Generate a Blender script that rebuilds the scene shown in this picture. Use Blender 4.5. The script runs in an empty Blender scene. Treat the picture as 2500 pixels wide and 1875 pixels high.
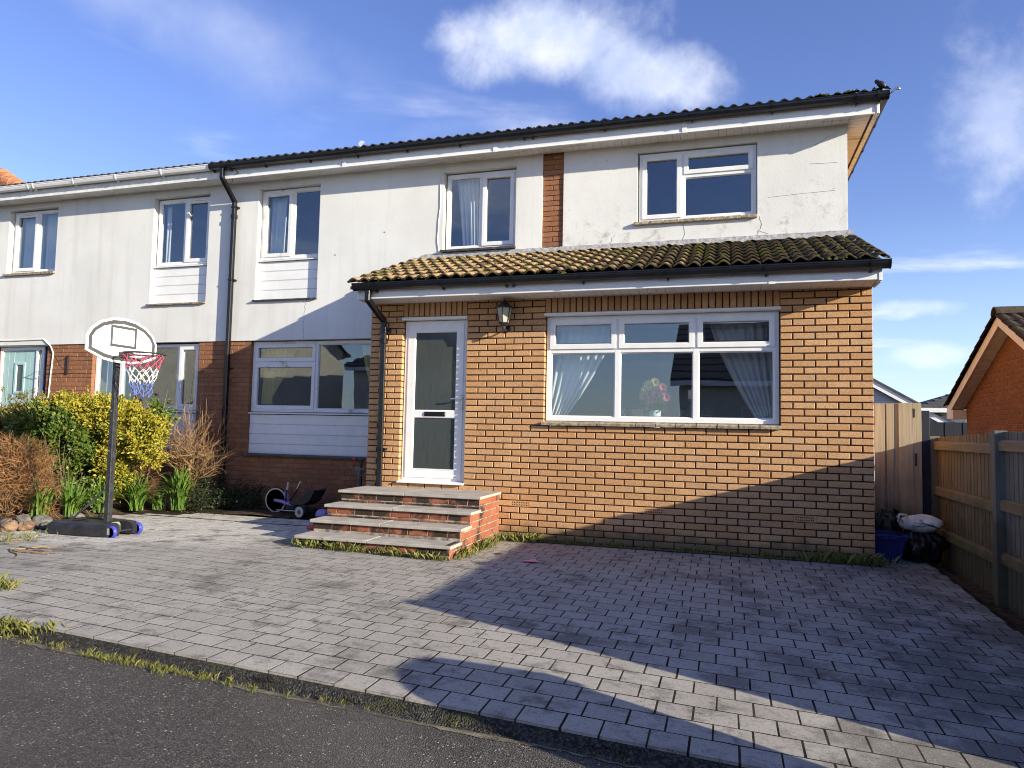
import bpy, math, random
import numpy as np
from mathutils import Matrix, Vector, Euler
R = random.Random(7)
NR = np.random.RandomState(11)
scene = bpy.context.scene
COL = scene.collection
PI = math.pi
rad = math.radians

# ------------------------------------------------------------------ camera
CAM = Vector((-1.4708, -8.068, 1.3218))
yaw, pitch, roll, F_PX = 0.2974, 0.0637, 0.0209, 1708.09
fw = Vector((-math.sin(yaw) * math.cos(pitch), math.cos(yaw) * math.cos(pitch), math.sin(pitch)))
rt = Vector((math.cos(yaw), math.sin(yaw), 0))
upv = rt.cross(fw)
cam_r = rt * math.cos(roll) + upv * math.sin(roll)
cam_u = upv * math.cos(roll) - rt * math.sin(roll)
cd = bpy.data.cameras.new('camera')
cd.sensor_fit = 'HORIZONTAL'; cd.sensor_width = 36.0; cd.lens = 36.0 * F_PX / 2500.0
cd.clip_start = 0.05; cd.clip_end = 2000
cam = bpy.data.objects.new('camera', cd); COL.objects.link(cam)
m = Matrix.Identity(4)
for i in range(3):
    m[i][0] = cam_r[i]; m[i][1] = cam_u[i]; m[i][2] = -fw[i]; m[i][3] = CAM[i]
cam.matrix_world = m
scene.camera = cam

def px_dir(u, v):
    d = fw + cam_r * ((u - 1250) / F_PX) - cam_u * ((v - 937.5) / F_PX)
    return d.normalized()

# ------------------------------------------------------------------ light
SUN = Vector((3.1, -1.0, 0.95)).normalized()          # towards the sun
sun_el = math.asin(SUN.z)
sl = bpy.data.lights.new('sun', 'SUN'); sl.energy = 4.0; sl.angle = rad(0.53); sl.color = (1.0, 0.915, 0.72)
so = bpy.data.objects.new('sun', sl); COL.objects.link(so)
so.rotation_euler = (-SUN).to_track_quat('-Z', 'Y').to_euler()
so.location = (20, -6, 8)
vs = scene.view_settings
vs.view_transform = 'Standard'; vs.look = 'None'; vs.gamma = 1.0; vs.use_curve_mapping = False
vs.exposure = 1.25
cyc = scene.cycles
cyc.max_bounces = 6; cyc.diffuse_bounces = 3; cyc.glossy_bounces = 3; cyc.transmission_bounces = 4
cyc.transparent_max_bounces = 8; cyc.caustics_reflective = False; cyc.caustics_refractive = False
cyc.use_denoising = True
cyc.filter_width = 1.05
cyc.sample_clamp_indirect = 6.0

# ------------------------------------------------------------------ node helper
class NT:
    def __init__(s, tree): s.t = tree; s.n = tree.nodes; s.l = tree.links
    def node(s, ty, **kw):
        n = s.n.new(ty)
        for k, v in kw.items(): setattr(n, k, v)
        return n
    def put(s, sock, v):
        if isinstance(v, bpy.types.NodeSocket): s.l.new(v, sock)
        elif v is not None:
            if isinstance(v, (tuple, list)) and len(v) == 3 and sock.type == 'RGBA': v = (*v, 1)
            sock.default_value = v
    def math(s, op, a, b=None, c=None, clamp=False):
        n = s.node('ShaderNodeMath', operation=op, use_clamp=clamp)
        s.put(n.inputs[0], a)
        if b is not None: s.put(n.inputs[1], b)
        if c is not None: s.put(n.inputs[2], c)
        return n.outputs[0]
    def vmath(s, op, a, b=None, out=0):
        n = s.node('ShaderNodeVectorMath', operation=op)
        s.put(n.inputs[0], a)
        if b is not None:
            if op == 'SCALE': s.put(n.inputs[3], b)
            else: s.put(n.inputs[1], b)
        return n.outputs[out]
    def mix(s, f, a, b, blend='MIX'):
        n = s.node('ShaderNodeMix', data_type='RGBA', blend_type=blend)
        s.put(n.inputs['Factor'], f); s.put(n.inputs[6], a); s.put(n.inputs[7], b)
        return n.outputs[2]
    def noise(s, vec, scale, detail=3.0, rough=0.55, dist=0.0, out=0):
        n = s.node('ShaderNodeTexNoise'); s.put(n.inputs['Vector'], vec)
        n.inputs['Scale'].default_value = scale; n.inputs['Detail'].default_value = detail
        n.inputs['Roughness'].default_value = rough; n.inputs['Distortion'].default_value = dist
        return n.outputs[out]
    def ramp(s, f, lo, hi, a=0.0, b=1.0):
        n = s.node('ShaderNodeMapRange', interpolation_type='SMOOTHSTEP')
        s.put(n.inputs[0], f)
        for i, v in ((1, lo), (2, hi), (3, a), (4, b)): s.put(n.inputs[i], v)
        return n.outputs[0]

# ------------------------------------------------------------------ world: Nishita sky with clouds
w = bpy.data.worlds.new('World'); scene.world = w; w.use_nodes = True
T = NT(w.node_tree); T.n.clear()
sky = T.node('ShaderNodeTexSky', sky_type='NISHITA', sun_disc=False)
sky.sun_elevation = sun_el
sky.sun_rotation = math.atan2(SUN.x, SUN.y)
sky.air_density = 1.0; sky.dust_density = 0.3; sky.ozone_density = 2.2
hs = T.node('ShaderNodeHueSaturation'); hs.inputs['Saturation'].default_value = 1.10; hs.inputs['Hue'].default_value = 0.515
T.l.new(T.mix(1.0, sky.outputs[0], (1.0, 0.97, 1.08), 'MULTIPLY'), hs.inputs['Color'])
tc = T.node('ShaderNodeTexCoord')
d = tc.outputs['Generated']
def sky_cloud(u, v, ru, rv, tilt, amp, nscale, edge, op):
    c = px_dir(u, v); a = px_dir(u + 10 * math.cos(tilt), v - 10 * math.sin(tilt)) - px_dir(u, v)
    b = px_dir(u + 10 * math.sin(tilt), v + 10 * math.cos(tilt)) - px_dir(u, v)
    a.normalize(); b.normalize()
    rel = T.vmath('SUBTRACT', d, tuple(c))
    x = T.math('DIVIDE', T.vmath('DOT_PRODUCT', rel, tuple(a), 1), ru / F_PX)
    y = T.math('DIVIDE', T.vmath('DOT_PRODUCT', rel, tuple(b), 1), rv / F_PX)
    r2 = T.math('SQRT', T.math('ADD', T.math('MULTIPLY', x, x), T.math('MULTIPLY', y, y)))
    nz = T.noise(d, nscale, 9.0, 0.60, 0.15)
    val = T.math('ADD', T.math('SUBTRACT', 1.0, r2), T.math('MULTIPLY', T.math('SUBTRACT', nz, 0.5), amp))
    return T.math('MULTIPLY', T.ramp(val, 0.0, edge), op)
cl = [sky_cloud(1340, 95, 270, 120, 0.05, 1.25, 11.0, 0.75, 0.78),
      sky_cloud(1570, 175, 230, 95, -0.25, 1.25, 12.0, 0.80, 0.70),
      sky_cloud(520, 70, 480, 120, -0.28, 2.2, 5.0, 1.5, 0.30),
      sky_cloud(760, 190, 300, 60, -0.2, 2.2, 7.0, 1.5, 0.20),
      sky_cloud(2440, 300, 110, 230, 0.25, 2.2, 11.0, 1.2, 0.60),
      sky_cloud(2235, 752, 105, 22, 0.02, 1.6, 16.0, 0.8, 0.55),
      sky_cloud(2280, 868, 130, 34, 0.04, 1.8, 16.0, 0.9, 0.60),
      sky_cloud(1180, 300, 260, 50, 0.10, 2.0, 8.0, 1.6, 0.35)]
# cloud cover added over the whole sky, mostly out of view, for whiter fill light
sp = T.node('ShaderNodeSeparateXYZ'); T.l.new(d, sp.inputs[0])
zz = T.math('MAXIMUM', sp.outputs['Z'], 0.06)
cx = T.node('ShaderNodeCombineXYZ')
T.l.new(T.math('DIVIDE', sp.outputs['X'], zz), cx.inputs[0]); T.l.new(T.math('DIVIDE', sp.outputs['Y'], zz), cx.inputs[1])
hi = T.noise(T.vmath('ADD', cx.outputs[0], (3.7, 1.3, 5.0)), 0.42, 7.0, 0.55, 0.6)
cov = T.math('MULTIPLY', T.ramp(hi, 0.52, 0.68), 0.80)
cov = T.math('MULTIPLY', cov, T.ramp(sp.outputs['Z'], 0.01, 0.10))
for c_ in cl: cov = T.math('MAXIMUM', cov, c_)
bl = T.noise(d, 7.0, 5.0, 0.6)
shade = T.mix(T.ramp(bl, 0.35, 0.65), (3.4, 3.9, 5.2), (5.6, 5.7, 6.0))
skyc = T.mix(cov, hs.outputs[0], shade)
# the day moon, a pale gibbous disc just above the eaves
mo_d = px_dir(884, 352); mo_s = px_dir(893, 357)
disc = T.ramp(T.vmath('DOT_PRODUCT', d, tuple(mo_d), 1), math.cos(8.5 / F_PX), math.cos(6.5 / F_PX))
dark = T.ramp(T.vmath('DOT_PRODUCT', d, tuple(mo_s), 1), math.cos(10.0 / F_PX), math.cos(5.0 / F_PX))
skyc = T.mix(T.math('MULTIPLY', disc, T.math('SUBTRACT', 0.55, T.math('MULTIPLY', dark, 0.5))), skyc, (5.0, 5.2, 5.6))
# low haze towards the horizon
hz = T.ramp(sp.outputs['Z'], 0.0, 0.30, 0.45, 0.0)
skyc = T.mix(hz, skyc, (3.0, 4.3, 6.3))
bg = T.node('ShaderNodeBackground'); T.l.new(skyc, bg.inputs['Color']); bg.inputs['Strength'].default_value = 0.095
wo = T.node('ShaderNodeOutputWorld'); T.l.new(bg.outputs[0], wo.inputs['Surface'])

# ------------------------------------------------------------------ materials
MATS = {}
def material(name):
    mm = bpy.data.materials.new(name); mm.use_nodes = True
    t = NT(mm.node_tree); t.n.clear()
    o = t.node('ShaderNodeOutputMaterial'); p = t.node('ShaderNodeBsdfPrincipled')
    t.l.new(p.outputs[0], o.inputs['Surface'])
    t.p = p; t.o = o; t.m = mm
    g = t.node('ShaderNodeNewGeometry'); t.pos = g.outputs['Position']; t.nor = g.outputs['Normal']; t.isl = g.outputs['Random Per Island']
    oi = t.node('ShaderNodeObjectInfo'); t.rnd = oi.outputs['Random']
    t.piece = t.math('FRACT', t.math('ADD', t.rnd, t.isl))
    MATS[name] = mm
    return t
def fin(t, col, rough=0.7, bump=None, bs=0.3, bd=0.01, spec=0.4, metal=0.0):
    t.put(t.p.inputs['Base Color'], col); t.put(t.p.inputs['Roughness'], rough)
    t.put(t.p.inputs['Specular IOR Level'], spec); t.put(t.p.inputs['Metallic'], metal)
    if bump is not None:
        b = t.node('ShaderNodeBump'); b.inputs['Strength'].default_value = bs; b.inputs['Distance'].default_value = bd
        t.put(b.inputs['Height'], bump); t.l.new(b.outputs[0], t.p.inputs['Normal'])
    return t.m
def sep(t, v):
    s_ = t.node('ShaderNodeSeparateXYZ'); t.put(s_.inputs[0], v); return s_.outputs
def scaled(t, v, sc):
    mp = t.node('ShaderNodeMapping'); t.put(mp.inputs['Vector'], v); mp.inputs['Scale'].default_value = sc; return mp.outputs[0]

def brick_mat(name, c1, c2, c3, pit=0.5, soot=0.0, rough=0.85, base_moss=0.0):
    t = material(name)
    c = t.mix(t.ramp(t.piece, 0.0, 0.6), c1, c2)
    c = t.mix(t.ramp(t.piece, 0.72, 0.95, 0.0, 0.6), c, c3)
    big = t.noise(t.pos, 1.7, 3.0)
    c = t.mix(t.ramp(big, 0.40, 0.70, 0.0, 0.30), c, tuple(0.72 * q for q in c2))
    fine = t.noise(t.pos, 95.0, 3.0, 0.7)
    c = t.mix(t.ramp(fine, 0.50, 0.66, 0.0, pit), c, tuple(0.32 * q for q in c2))
    mid = t.noise(t.pos, 22.0, 4.0, 0.7)
    c = t.mix(t.ramp(mid, 0.48, 0.70, 0.0, 0.45), c, tuple(0.62 * q for q in c2))
    fine2 = t.noise(scaled(t, t.pos, (55, 55, 120)), 1.0, 2.0, 0.6)
    c = t.mix(t.ramp(fine2, 0.55, 0.75, 0.0, 0.35), c, tuple(min(1, 1.35 * q) for q in c1))
    if soot:
        so_ = t.noise(t.pos, 3.3, 5.0, 0.6, 0.4)
        nx_ = sep(t, t.nor)[0]
        so_ = t.math('SUBTRACT', so_, t.math('MULTIPLY', t.math('MAXIMUM', nx_, 0.0), 0.16))
        c = t.mix(t.ramp(so_, 0.40, 0.52, 0.0, soot), c, (0.028, 0.024, 0.018))
    if base_moss:
        z = sep(t, t.pos)[2]
        k = t.math('ADD', z, t.math('MULTIPLY', t.noise(t.pos, 4.0, 4.0), -0.35))
        c = t.mix(t.ramp(k, -0.10, 0.06, base_moss, 0.0), c, (0.10, 0.095, 0.05))
    bh = t.math('ADD', t.noise(t.pos, 60.0, 4.0, 0.7), t.math('MULTIPLY', fine, 0.8))
    return fin(t, c, rough, bh, 0.55, 0.008, 0.25)
brick_mat('brick_buff', (0.66, 0.385, 0.190), (0.56, 0.305, 0.142), (0.60, 0.385, 0.225), 0.7, base_moss=0.75)
brick_mat('brick_brown', (0.36, 0.165, 0.085), (0.30, 0.130, 0.066), (0.25, 0.125, 0.078), 0.4)
brick_mat('brick_orange', (0.37, 0.135, 0.075), (0.31, 0.10, 0.052), (0.34, 0.15, 0.095), 0.45, soot=0.95)
brick_mat('brick_rust', (0.21, 0.085, 0.040), (0.17, 0.066, 0.031), (0.19, 0.09, 0.05), 0.4)
def plain(name, col, rough=0.6, nscale=8.0, var=0.15, bscale=None, bs=0.2, bd=0.005, spec=0.4, metal=0.0):
    t = material(name)
    n = t.noise(t.pos, nscale, 4.0, 0.6)
    c = t.mix(t.ramp(n, 0.3, 0.7), tuple(q * (1 - var) for q in col), tuple(min(1, q * (1 + var)) for q in col))
    r = t.math('ADD', rough - 0.06, t.math('MULTIPLY', n, 0.12))
    b = t.noise(t.pos, bscale, 4.0, 0.6) if bscale else None
    return fin(t, c, r, b, bs, bd, spec, metal)
plain('mortar_buff', (0.060, 0.040, 0.027), 0.95, 5, 0.6, 150, 0.5, 0.004, 0.1)
plain('mortar_brown', (0.22, 0.12, 0.075), 0.95, 30, 0.25, 150, 0.5, 0.004, 0.1)
plain('mortar_pale', (0.27, 0.235, 0.195), 0.95, 12, 0.6, 150, 0.5, 0.004, 0.1)

def render_mat(name, dirt):
    t = material(name)
    c = t.mix(t.ramp(t.noise(t.pos, 0.9, 4.0), 0.35, 0.7), (0.76, 0.755, 0.73), (0.69, 0.685, 0.66))
    streak = t.noise(scaled(t, t.pos, (5.0, 1.0, 0.35)), 1.0, 4.0, 0.6)
    c = t.mix(t.ramp(streak, 0.50, 0.76, 0.0, 0.42), c, (0.55, 0.54, 0.50))
    blot = t.noise(t.pos, 2.4, 6.0, 0.65)
    c = t.mix(t.ramp(blot, 0.52, 0.74, 0.0, 0.25), c, (0.60, 0.585, 0.54))
    grime = t.noise(t.pos, 6.0, 6.0, 0.7, 0.3)
    z = sep(t, t.pos)[2]
    if dirt:
        low = t.ramp(z, 3.85, 4.75, 1.0, 0.0)
        k = t.math('MULTIPLY', t.ramp(grime, 0.50, 0.72), t.math('MULTIPLY', low, dirt))
        c = t.mix(k, c, (0.34, 0.30, 0.23))
        sp_ = t.noise(t.pos, 28.0, 3.0, 0.7)
        c = t.mix(t.math('MULTIPLY', t.ramp(sp_, 0.60, 0.72), t.math('MULTIPLY', t.ramp(t.noise(t.pos, 1.6, 3.0), 0.48, 0.66), 0.5)), c, (0.22, 0.2, 0.16))
    c = t.mix(t.ramp(grime, 0.62, 0.85, 0.0, 0.30), c, (0.50, 0.48, 0.43))
    h = t.math('ADD', t.noise(scaled(t, t.pos, (38, 38, 26)), 1.0, 4.0, 0.62), t.math('MULTIPLY', t.noise(t.pos, 3.0, 3.0), 1.2))
    return fin(t, c, 0.9, h, 0.22, 0.007, 0.2)
render_mat('render_smooth', 0.0); render_mat('render_weathered', 0.75)
plain('pvc_white', (0.80, 0.80, 0.79), 0.32, 5, 0.04, None, spec=0.5)
t = material('pvc_grubby')
g_ = t.noise(t.pos, 5.0, 5.0, 0.65)
fin(t, t.mix(t.ramp(g_, 0.55, 0.78), (0.76, 0.76, 0.75), (0.40, 0.36, 0.30)), 0.4)
t = material('soffit_pvc')
g_ = t.noise(scaled(t, t.pos, (1.2, 5.0, 5.0)), 1.0, 5.0, 0.65)
fin(t, t.mix(t.ramp(g_, 0.52, 0.72, 0.0, 0.75), (0.74, 0.73, 0.71), (0.27, 0.22, 0.16)), 0.5)
plain('white_paint', (0.74, 0.735, 0.71), 0.6, 9, 0.12, 70, 0.15, 0.003)
plain('pvc_black', (0.005, 0.0055, 0.008), 0.33, 6, 0.3, None, spec=0.5)
plain('rubber', (0.014, 0.014, 0.016), 0.6, 9, 0.3)
plain('plastic_black', (0.022, 0.023, 0.027), 0.38, 14, 0.3, 60, 0.12, 0.003)
plain('steel_dark', (0.035, 0.036, 0.040), 0.42, 20, 0.4, metal=0.0)
plain('chrome', (0.62, 0.62, 0.63), 0.3, 9, 0.1, metal=0.9)
plain('sill_tile', (0.075, 0.070, 0.068), 0.55, 12, 0.35, 60, 0.3, 0.004)
plain('sill_stone', (0.33, 0.27, 0.19), 0.9, 22, 0.5, 60, 0.6, 0.006)
plain('slab_stone', (0.40, 0.365, 0.32), 0.85, 5, 0.16, 180, 0.3, 0.003, 0.25)
plain('lead', (0.34, 0.335, 0.33), 0.6, 16, 0.35, 18, 0.6, 0.02)
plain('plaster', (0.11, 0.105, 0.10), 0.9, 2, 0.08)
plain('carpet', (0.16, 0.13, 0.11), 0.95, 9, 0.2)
plain('purple_paint', (0.34, 0.25, 0.55), 0.4, 9, 0.1)
plain('blue_plastic', (0.014, 0.018, 0.14), 0.38, 9, 0.12)
plain('wheel_blue', (0.05, 0.06, 0.42), 0.4, 12, 0.15)
plain('red_plastic', (0.55, 0.03, 0.03), 0.45, 9, 0.15)
plain('pink_paper', (0.80, 0.28, 0.44), 0.7, 9, 0.12)
plain('cream_rubber', (0.55, 0.50, 0.40), 0.6, 9, 0.15)
plain('board_white', (0.86, 0.86, 0.85), 0.35, 5, 0.05)
plain('line_grey', (0.075, 0.075, 0.08), 0.45, 9, 0.1)
plain('net_red', (0.55, 0.09, 0.16), 0.8, 9, 0.1); plain('net_white', (0.80, 0.79, 0.75), 0.8, 9, 0.1); plain('net_blue', (0.12, 0.18, 0.48), 0.8, 9, 0.1)
plain('door_mint', (0.36, 0.54, 0.53), 0.4, 5, 0.06)
plain('terracotta', (0.42, 0.17, 0.085), 0.85, 14, 0.3, 40, 0.5, 0.01)
plain('garage_trim', (0.60, 0.53, 0.48), 0.5, 5, 0.08)
plain('fence_navy', (0.012, 0.016, 0.03), 0.7, 6, 0.2)
plain('clapboard', (0.50, 0.52, 0.55), 0.6, 5, 0.05)
plain('stone_grey', (0.13, 0.12, 0.105), 0.85, 9, 0.4, 24, 0.7, 0.02)
plain('stone_tan', (0.20, 0.125, 0.08), 0.85, 9, 0.35, 24, 0.7, 0.02)
plain('bag_black', (0.012, 0.012, 0.013), 0.30, 9, 0.2, 22, 0.5, 0.02, spec=0.5)
plain('bag_white', (0.74, 0.73, 0.70), 0.45, 6, 0.08, 16, 0.4, 0.02)
plain('bin_green', (0.05, 0.06, 0.055), 0.5, 9, 0.2)
plain('moss', (0.085, 0.095, 0.022), 0.95, 40, 0.5, 120, 0.8, 0.01, 0.1)
plain('soil', (0.085, 0.060, 0.040), 0.95, 14, 0.5, 40, 0.9, 0.03, 0.1)
plain('crack_line', (0.20, 0.185, 0.165), 0.9)
plain('candle_wax', (0.80, 0.72, 0.56), 0.5, 9, 0.05)
plain('vase_white', (0.72, 0.78, 0.80), 0.2, 9, 0.05)
plain('petal_pink', (0.75, 0.20, 0.22), 0.7, 30, 0.25); plain('petal_yellow', (0.72, 0.55, 0.16), 0.7, 30, 0.25)
plain('roof_grey', (0.07, 0.068, 0.068), 0.8, 6, 0.3, 30, 0.4, 0.02)
plain('house_cream', (0.62, 0.585, 0.49), 0.9, 2, 0.1)
plain('bird_black', (0.015, 0.015, 0.018), 0.5)
plain('wire', (0.02, 0.02, 0.022), 0.5)
plain('cable_white', (0.72, 0.70, 0.64), 0.5)

def cloth(name, c1, c2, trans=0.0):
    t = material(name)
    n = t.noise(scaled(t, t.pos, (14, 14, 1.5)), 1.0, 3.0)
    fin(t, t.mix(n, c1, c2), 0.9, t.noise(t.pos, 200.0, 2.0), 0.1, 0.002, 0.1)
    if trans:
        tr = t.node('ShaderNodeBsdfTransparent'); mx = t.node('ShaderNodeMixShader'); mx.inputs[0].default_value = trans
        t.l.new(t.p.outputs[0], mx.inputs[1]); t.l.new(tr.outputs[0], mx.inputs[2]); t.l.new(mx.outputs[0], t.o.inputs['Surface'])
    return t.m
cloth('curtain_white', (0.74, 0.74, 0.73), (0.66, 0.66, 0.66))
cloth('curtain_sheer', (0.72, 0.72, 0.72), (0.62, 0.62, 0.63), 0.30)
cloth('curtain_grey', (0.42, 0.44, 0.46), (0.50, 0.52, 0.53))
cloth('curtain_yellow', (0.62, 0.50, 0.18), (0.52, 0.42, 0.16))
cloth('lace', (0.80, 0.79, 0.77), (0.7, 0.7, 0.69), 0.2)

# glass
t = material('glass')
inc = t.node('ShaderNodeNewGeometry')
cosv = t.math('ABSOLUTE', t.vmath('DOT_PRODUCT', inc.outputs['Incoming'], inc.outputs['Normal'], 1))
frs = t.math('ADD', 0.105, t.math('MULTIPLY', 0.895, t.math('POWER', t.math('SUBTRACT', 1.0, cosv, None, True), 5.0)))
gl = t.node('ShaderNodeBsdfGlossy'); gl.inputs['Roughness'].default_value = 0.0; gl.inputs['Color'].default_value = (0.9, 0.95, 1.0, 1)
wv = t.node('ShaderNodeBump'); wv.inputs['Strength'].default_value = 0.06; wv.inputs['Distance'].default_value = 0.02
t.put(wv.inputs['Height'], t.noise(t.pos, 1.1, 2.0)); t.l.new(wv.outputs[0], gl.inputs['Normal'])
tr = t.node('ShaderNodeBsdfTransparent'); tr.inputs['Color'].default_value = (0.93, 0.96, 0.97, 1)
mx = t.node('ShaderNodeMixShader'); t.l.new(frs, mx.inputs[0]); t.l.new(tr.outputs[0], mx.inputs[1]); t.l.new(gl.outputs[0], mx.inputs[2])
t.l.new(mx.outputs[0], t.o.inputs['Surface'])
t = material('glass_obscure')
h = t.noise(scaled(t, t.pos, (110, 10, 9)), 1.0, 3.0, 0.6)
n_ = t.noise(scaled(t, t.pos, (40, 10, 5)), 1.0, 3.0)
fin(t, t.mix(n_, (0.042, 0.050, 0.050), (0.070, 0.080, 0.078)), 0.10, h, 0.12, 0.004, 0.6)
t = material('clear_plastic')
tr = t.node('ShaderNodeBsdfTransparent'); tr.inputs['Color'].default_value = (0.85, 0.87, 0.88, 1)
fr = t.node('ShaderNodeFresnel'); fr.inputs['IOR'].default_value = 1.6
gl = t.node('ShaderNodeBsdfGlossy'); gl.inputs['Roughness'].default_value = 0.08
mx = t.node('ShaderNodeMixShader'); t.l.new(fr.outputs[0], mx.inputs[0]); t.l.new(tr.outputs[0], mx.inputs[1]); t.l.new(gl.outputs[0], mx.inputs[2])
t.l.new(mx.outputs[0], t.o.inputs['Surface'])
t = material('lamp_glass')
fin(t, (0.42, 0.40, 0.33), 0.25, t.noise(t.pos, 60, 2), 0.2, 0.003)

# block paving
t = material('paver')
c = t.mix(t.piece, (0.335, 0.308, 0.272), (0.395, 0.364, 0.322))
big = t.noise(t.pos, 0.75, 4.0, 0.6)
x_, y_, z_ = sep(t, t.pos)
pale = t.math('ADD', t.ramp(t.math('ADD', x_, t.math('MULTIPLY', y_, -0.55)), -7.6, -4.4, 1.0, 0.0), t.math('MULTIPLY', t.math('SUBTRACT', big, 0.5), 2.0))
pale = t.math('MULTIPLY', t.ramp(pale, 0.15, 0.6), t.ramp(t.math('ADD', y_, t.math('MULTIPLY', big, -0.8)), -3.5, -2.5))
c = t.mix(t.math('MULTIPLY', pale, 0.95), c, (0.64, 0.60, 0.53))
c = t.mix(t.ramp(big, 0.48, 0.72, 0.0, 0.35), c, (0.185, 0.168, 0.146))
st = t.noise(t.pos, 5.5, 5.0, 0.68, 0.5)
c = t.mix(t.ramp(st, 0.52, 0.70, 0.0, 0.75), c, (0.095, 0.084, 0.070))
sp1 = t.noise(t.pos, 150.0, 3.0, 0.8); sp2 = t.noise(t.pos, 110.0, 3.0, 0.8)
med = t.noise(t.pos, 34.0, 4.0, 0.7)
c = t.mix(t.ramp(med, 0.50, 0.72, 0.0, 0.6), c, (0.175, 0.158, 0.138))
ed = t.noise(t.pos, 1.9, 4.0, 0.7)
c = t.mix(t.math('MULTIPLY', t.ramp(t.math('ADD', ed, t.ramp(x_, -2.5, 0.6, 0.0, 0.10)), 0.52, 0.66), 0.6), c, (0.075, 0.068, 0.060))
c = t.mix(t.ramp(sp1, 0.56, 0.68, 0.0, 0.75), c, (0.58, 0.56, 0.53))
c = t.mix(t.ramp(sp2, 0.55, 0.68, 0.0, 0.75), c, (0.07, 0.066, 0.062))
fin(t, c, 0.82, t.math('ADD', sp1, t.math('MULTIPLY', t.noise(t.pos, 40.0, 3.0), 0.8)), 0.45, 0.004, 0.35)
plain('joint_sand', (0.034, 0.028, 0.018), 0.95, 4, 0.7, 90, 0.6, 0.006, 0.1)
# asphalt
t = material('asphalt')
v = t.node('ShaderNodeTexVoronoi'); t.put(v.inputs['Vector'], t.pos); v.inputs['Scale'].default_value = 125.0
vc = sep(t, v.outputs['Color'])
c = t.mix(t.ramp(vc[0], 0.55, 1.0), (0.078, 0.067, 0.058), (0.175, 0.153, 0.132))
c = t.mix(t.ramp(vc[1], 0.975, 0.992), c, (0.50, 0.47, 0.42))
c = t.mix(t.ramp(v.outputs['Distance'], 0.35, 0.75, 0.0, 0.85), c, (0.022, 0.020, 0.018))
c = t.mix(t.ramp(t.noise(t.pos, 0.8, 5.0), 0.45, 0.7, 0.0, 0.45), c, (0.15, 0.132, 0.115))
c = t.mix(t.ramp(t.noise(t.pos, 2.3, 5.0), 0.52, 0.7, 0.0, 0.4), c, (0.05, 0.044, 0.040))
hb = t.math('ADD', t.math('MULTIPLY', v.outputs['Distance'], -1.0), t.math('MULTIPLY', vc[2], 0.5))
fin(t, c, 0.75, hb, 0.8, 0.008, 0.4)
t = material('kerb_haunch')
v = t.node('ShaderNodeTexVoronoi'); t.put(v.inputs['Vector'], t.pos); v.inputs['Scale'].default_value = 90.0
c = t.mix(t.ramp(sep(t, v.outputs['Color'])[0], 0.3, 1.0), (0.022, 0.020, 0.018), (0.080, 0.074, 0.066))
mo = t.noise(t.pos, 7.0, 4.0, 0.6)
c = t.mix(t.ramp(mo, 0.52, 0.64, 0.0, 0.8), c, (0.05, 0.050, 0.022))
fin(t, c, 0.9, t.math('MULTIPLY', v.outputs['Distance'], -1.0), 0.9, 0.012, 0.2)
plain('gutter_silt', (0.16, 0.14, 0.10), 0.95, 12, 0.4, 80, 0.7, 0.01, 0.1)
# roof tiles
def tile_mat(name, c1, c2, lich, mossamt, gradx):
    t = material(name)
    c = t.mix(t.piece, c1, c2)
    n1 = t.noise(t.pos, 7.0, 6.0, 0.68, 0.4)
    k = n1
    if gradx:
        x_ = sep(t, t.pos)[0]
        k = t.math('ADD', n1, t.ramp(x_, -4.2, -0.6, 0.0, 0.17))
    ob = t.node('ShaderNodeTexCoord'); oz = sep(t, ob.outputs['Object'])
    k = t.math('ADD', k, t.ramp(oz[2], 0.012, 0.046, 0.13, -0.03))      # darker in the channels and at the noses
    k = t.math('ADD', k, t.ramp(oz[1], 0.0, 0.035, 0.16, 0.0))
    c = t.mix(t.ramp(k, 0.46, 0.58, 0.0, lich), c, (0.040, 0.034, 0.024))
    n3 = t.noise(t.pos, 45.0, 4.0, 0.7)
    c = t.mix(t.ramp(n3, 0.54, 0.66, 0.0, 0.7), c, (0.030, 0.027, 0.020))
    n2 = t.noise(t.pos, 2.6, 5.0, 0.66, 0.3)
    c = t.mix(t.math('MULTIPLY', t.ramp(n2, 0.53, 0.62), mossamt), c, (0.085, 0.085, 0.018))
    return fin(t, c, 0.9, t.math('ADD', n3, n1), 0.6, 0.012, 0.15)
tile_mat('tile_buff', (0.46, 0.31, 0.165), (0.37, 0.235, 0.12), 0.92, 0.75, True)
tile_mat('tile_dark', (0.060, 0.050, 0.044), (0.085, 0.068, 0.055), 0.8, 0.25, False)
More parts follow.
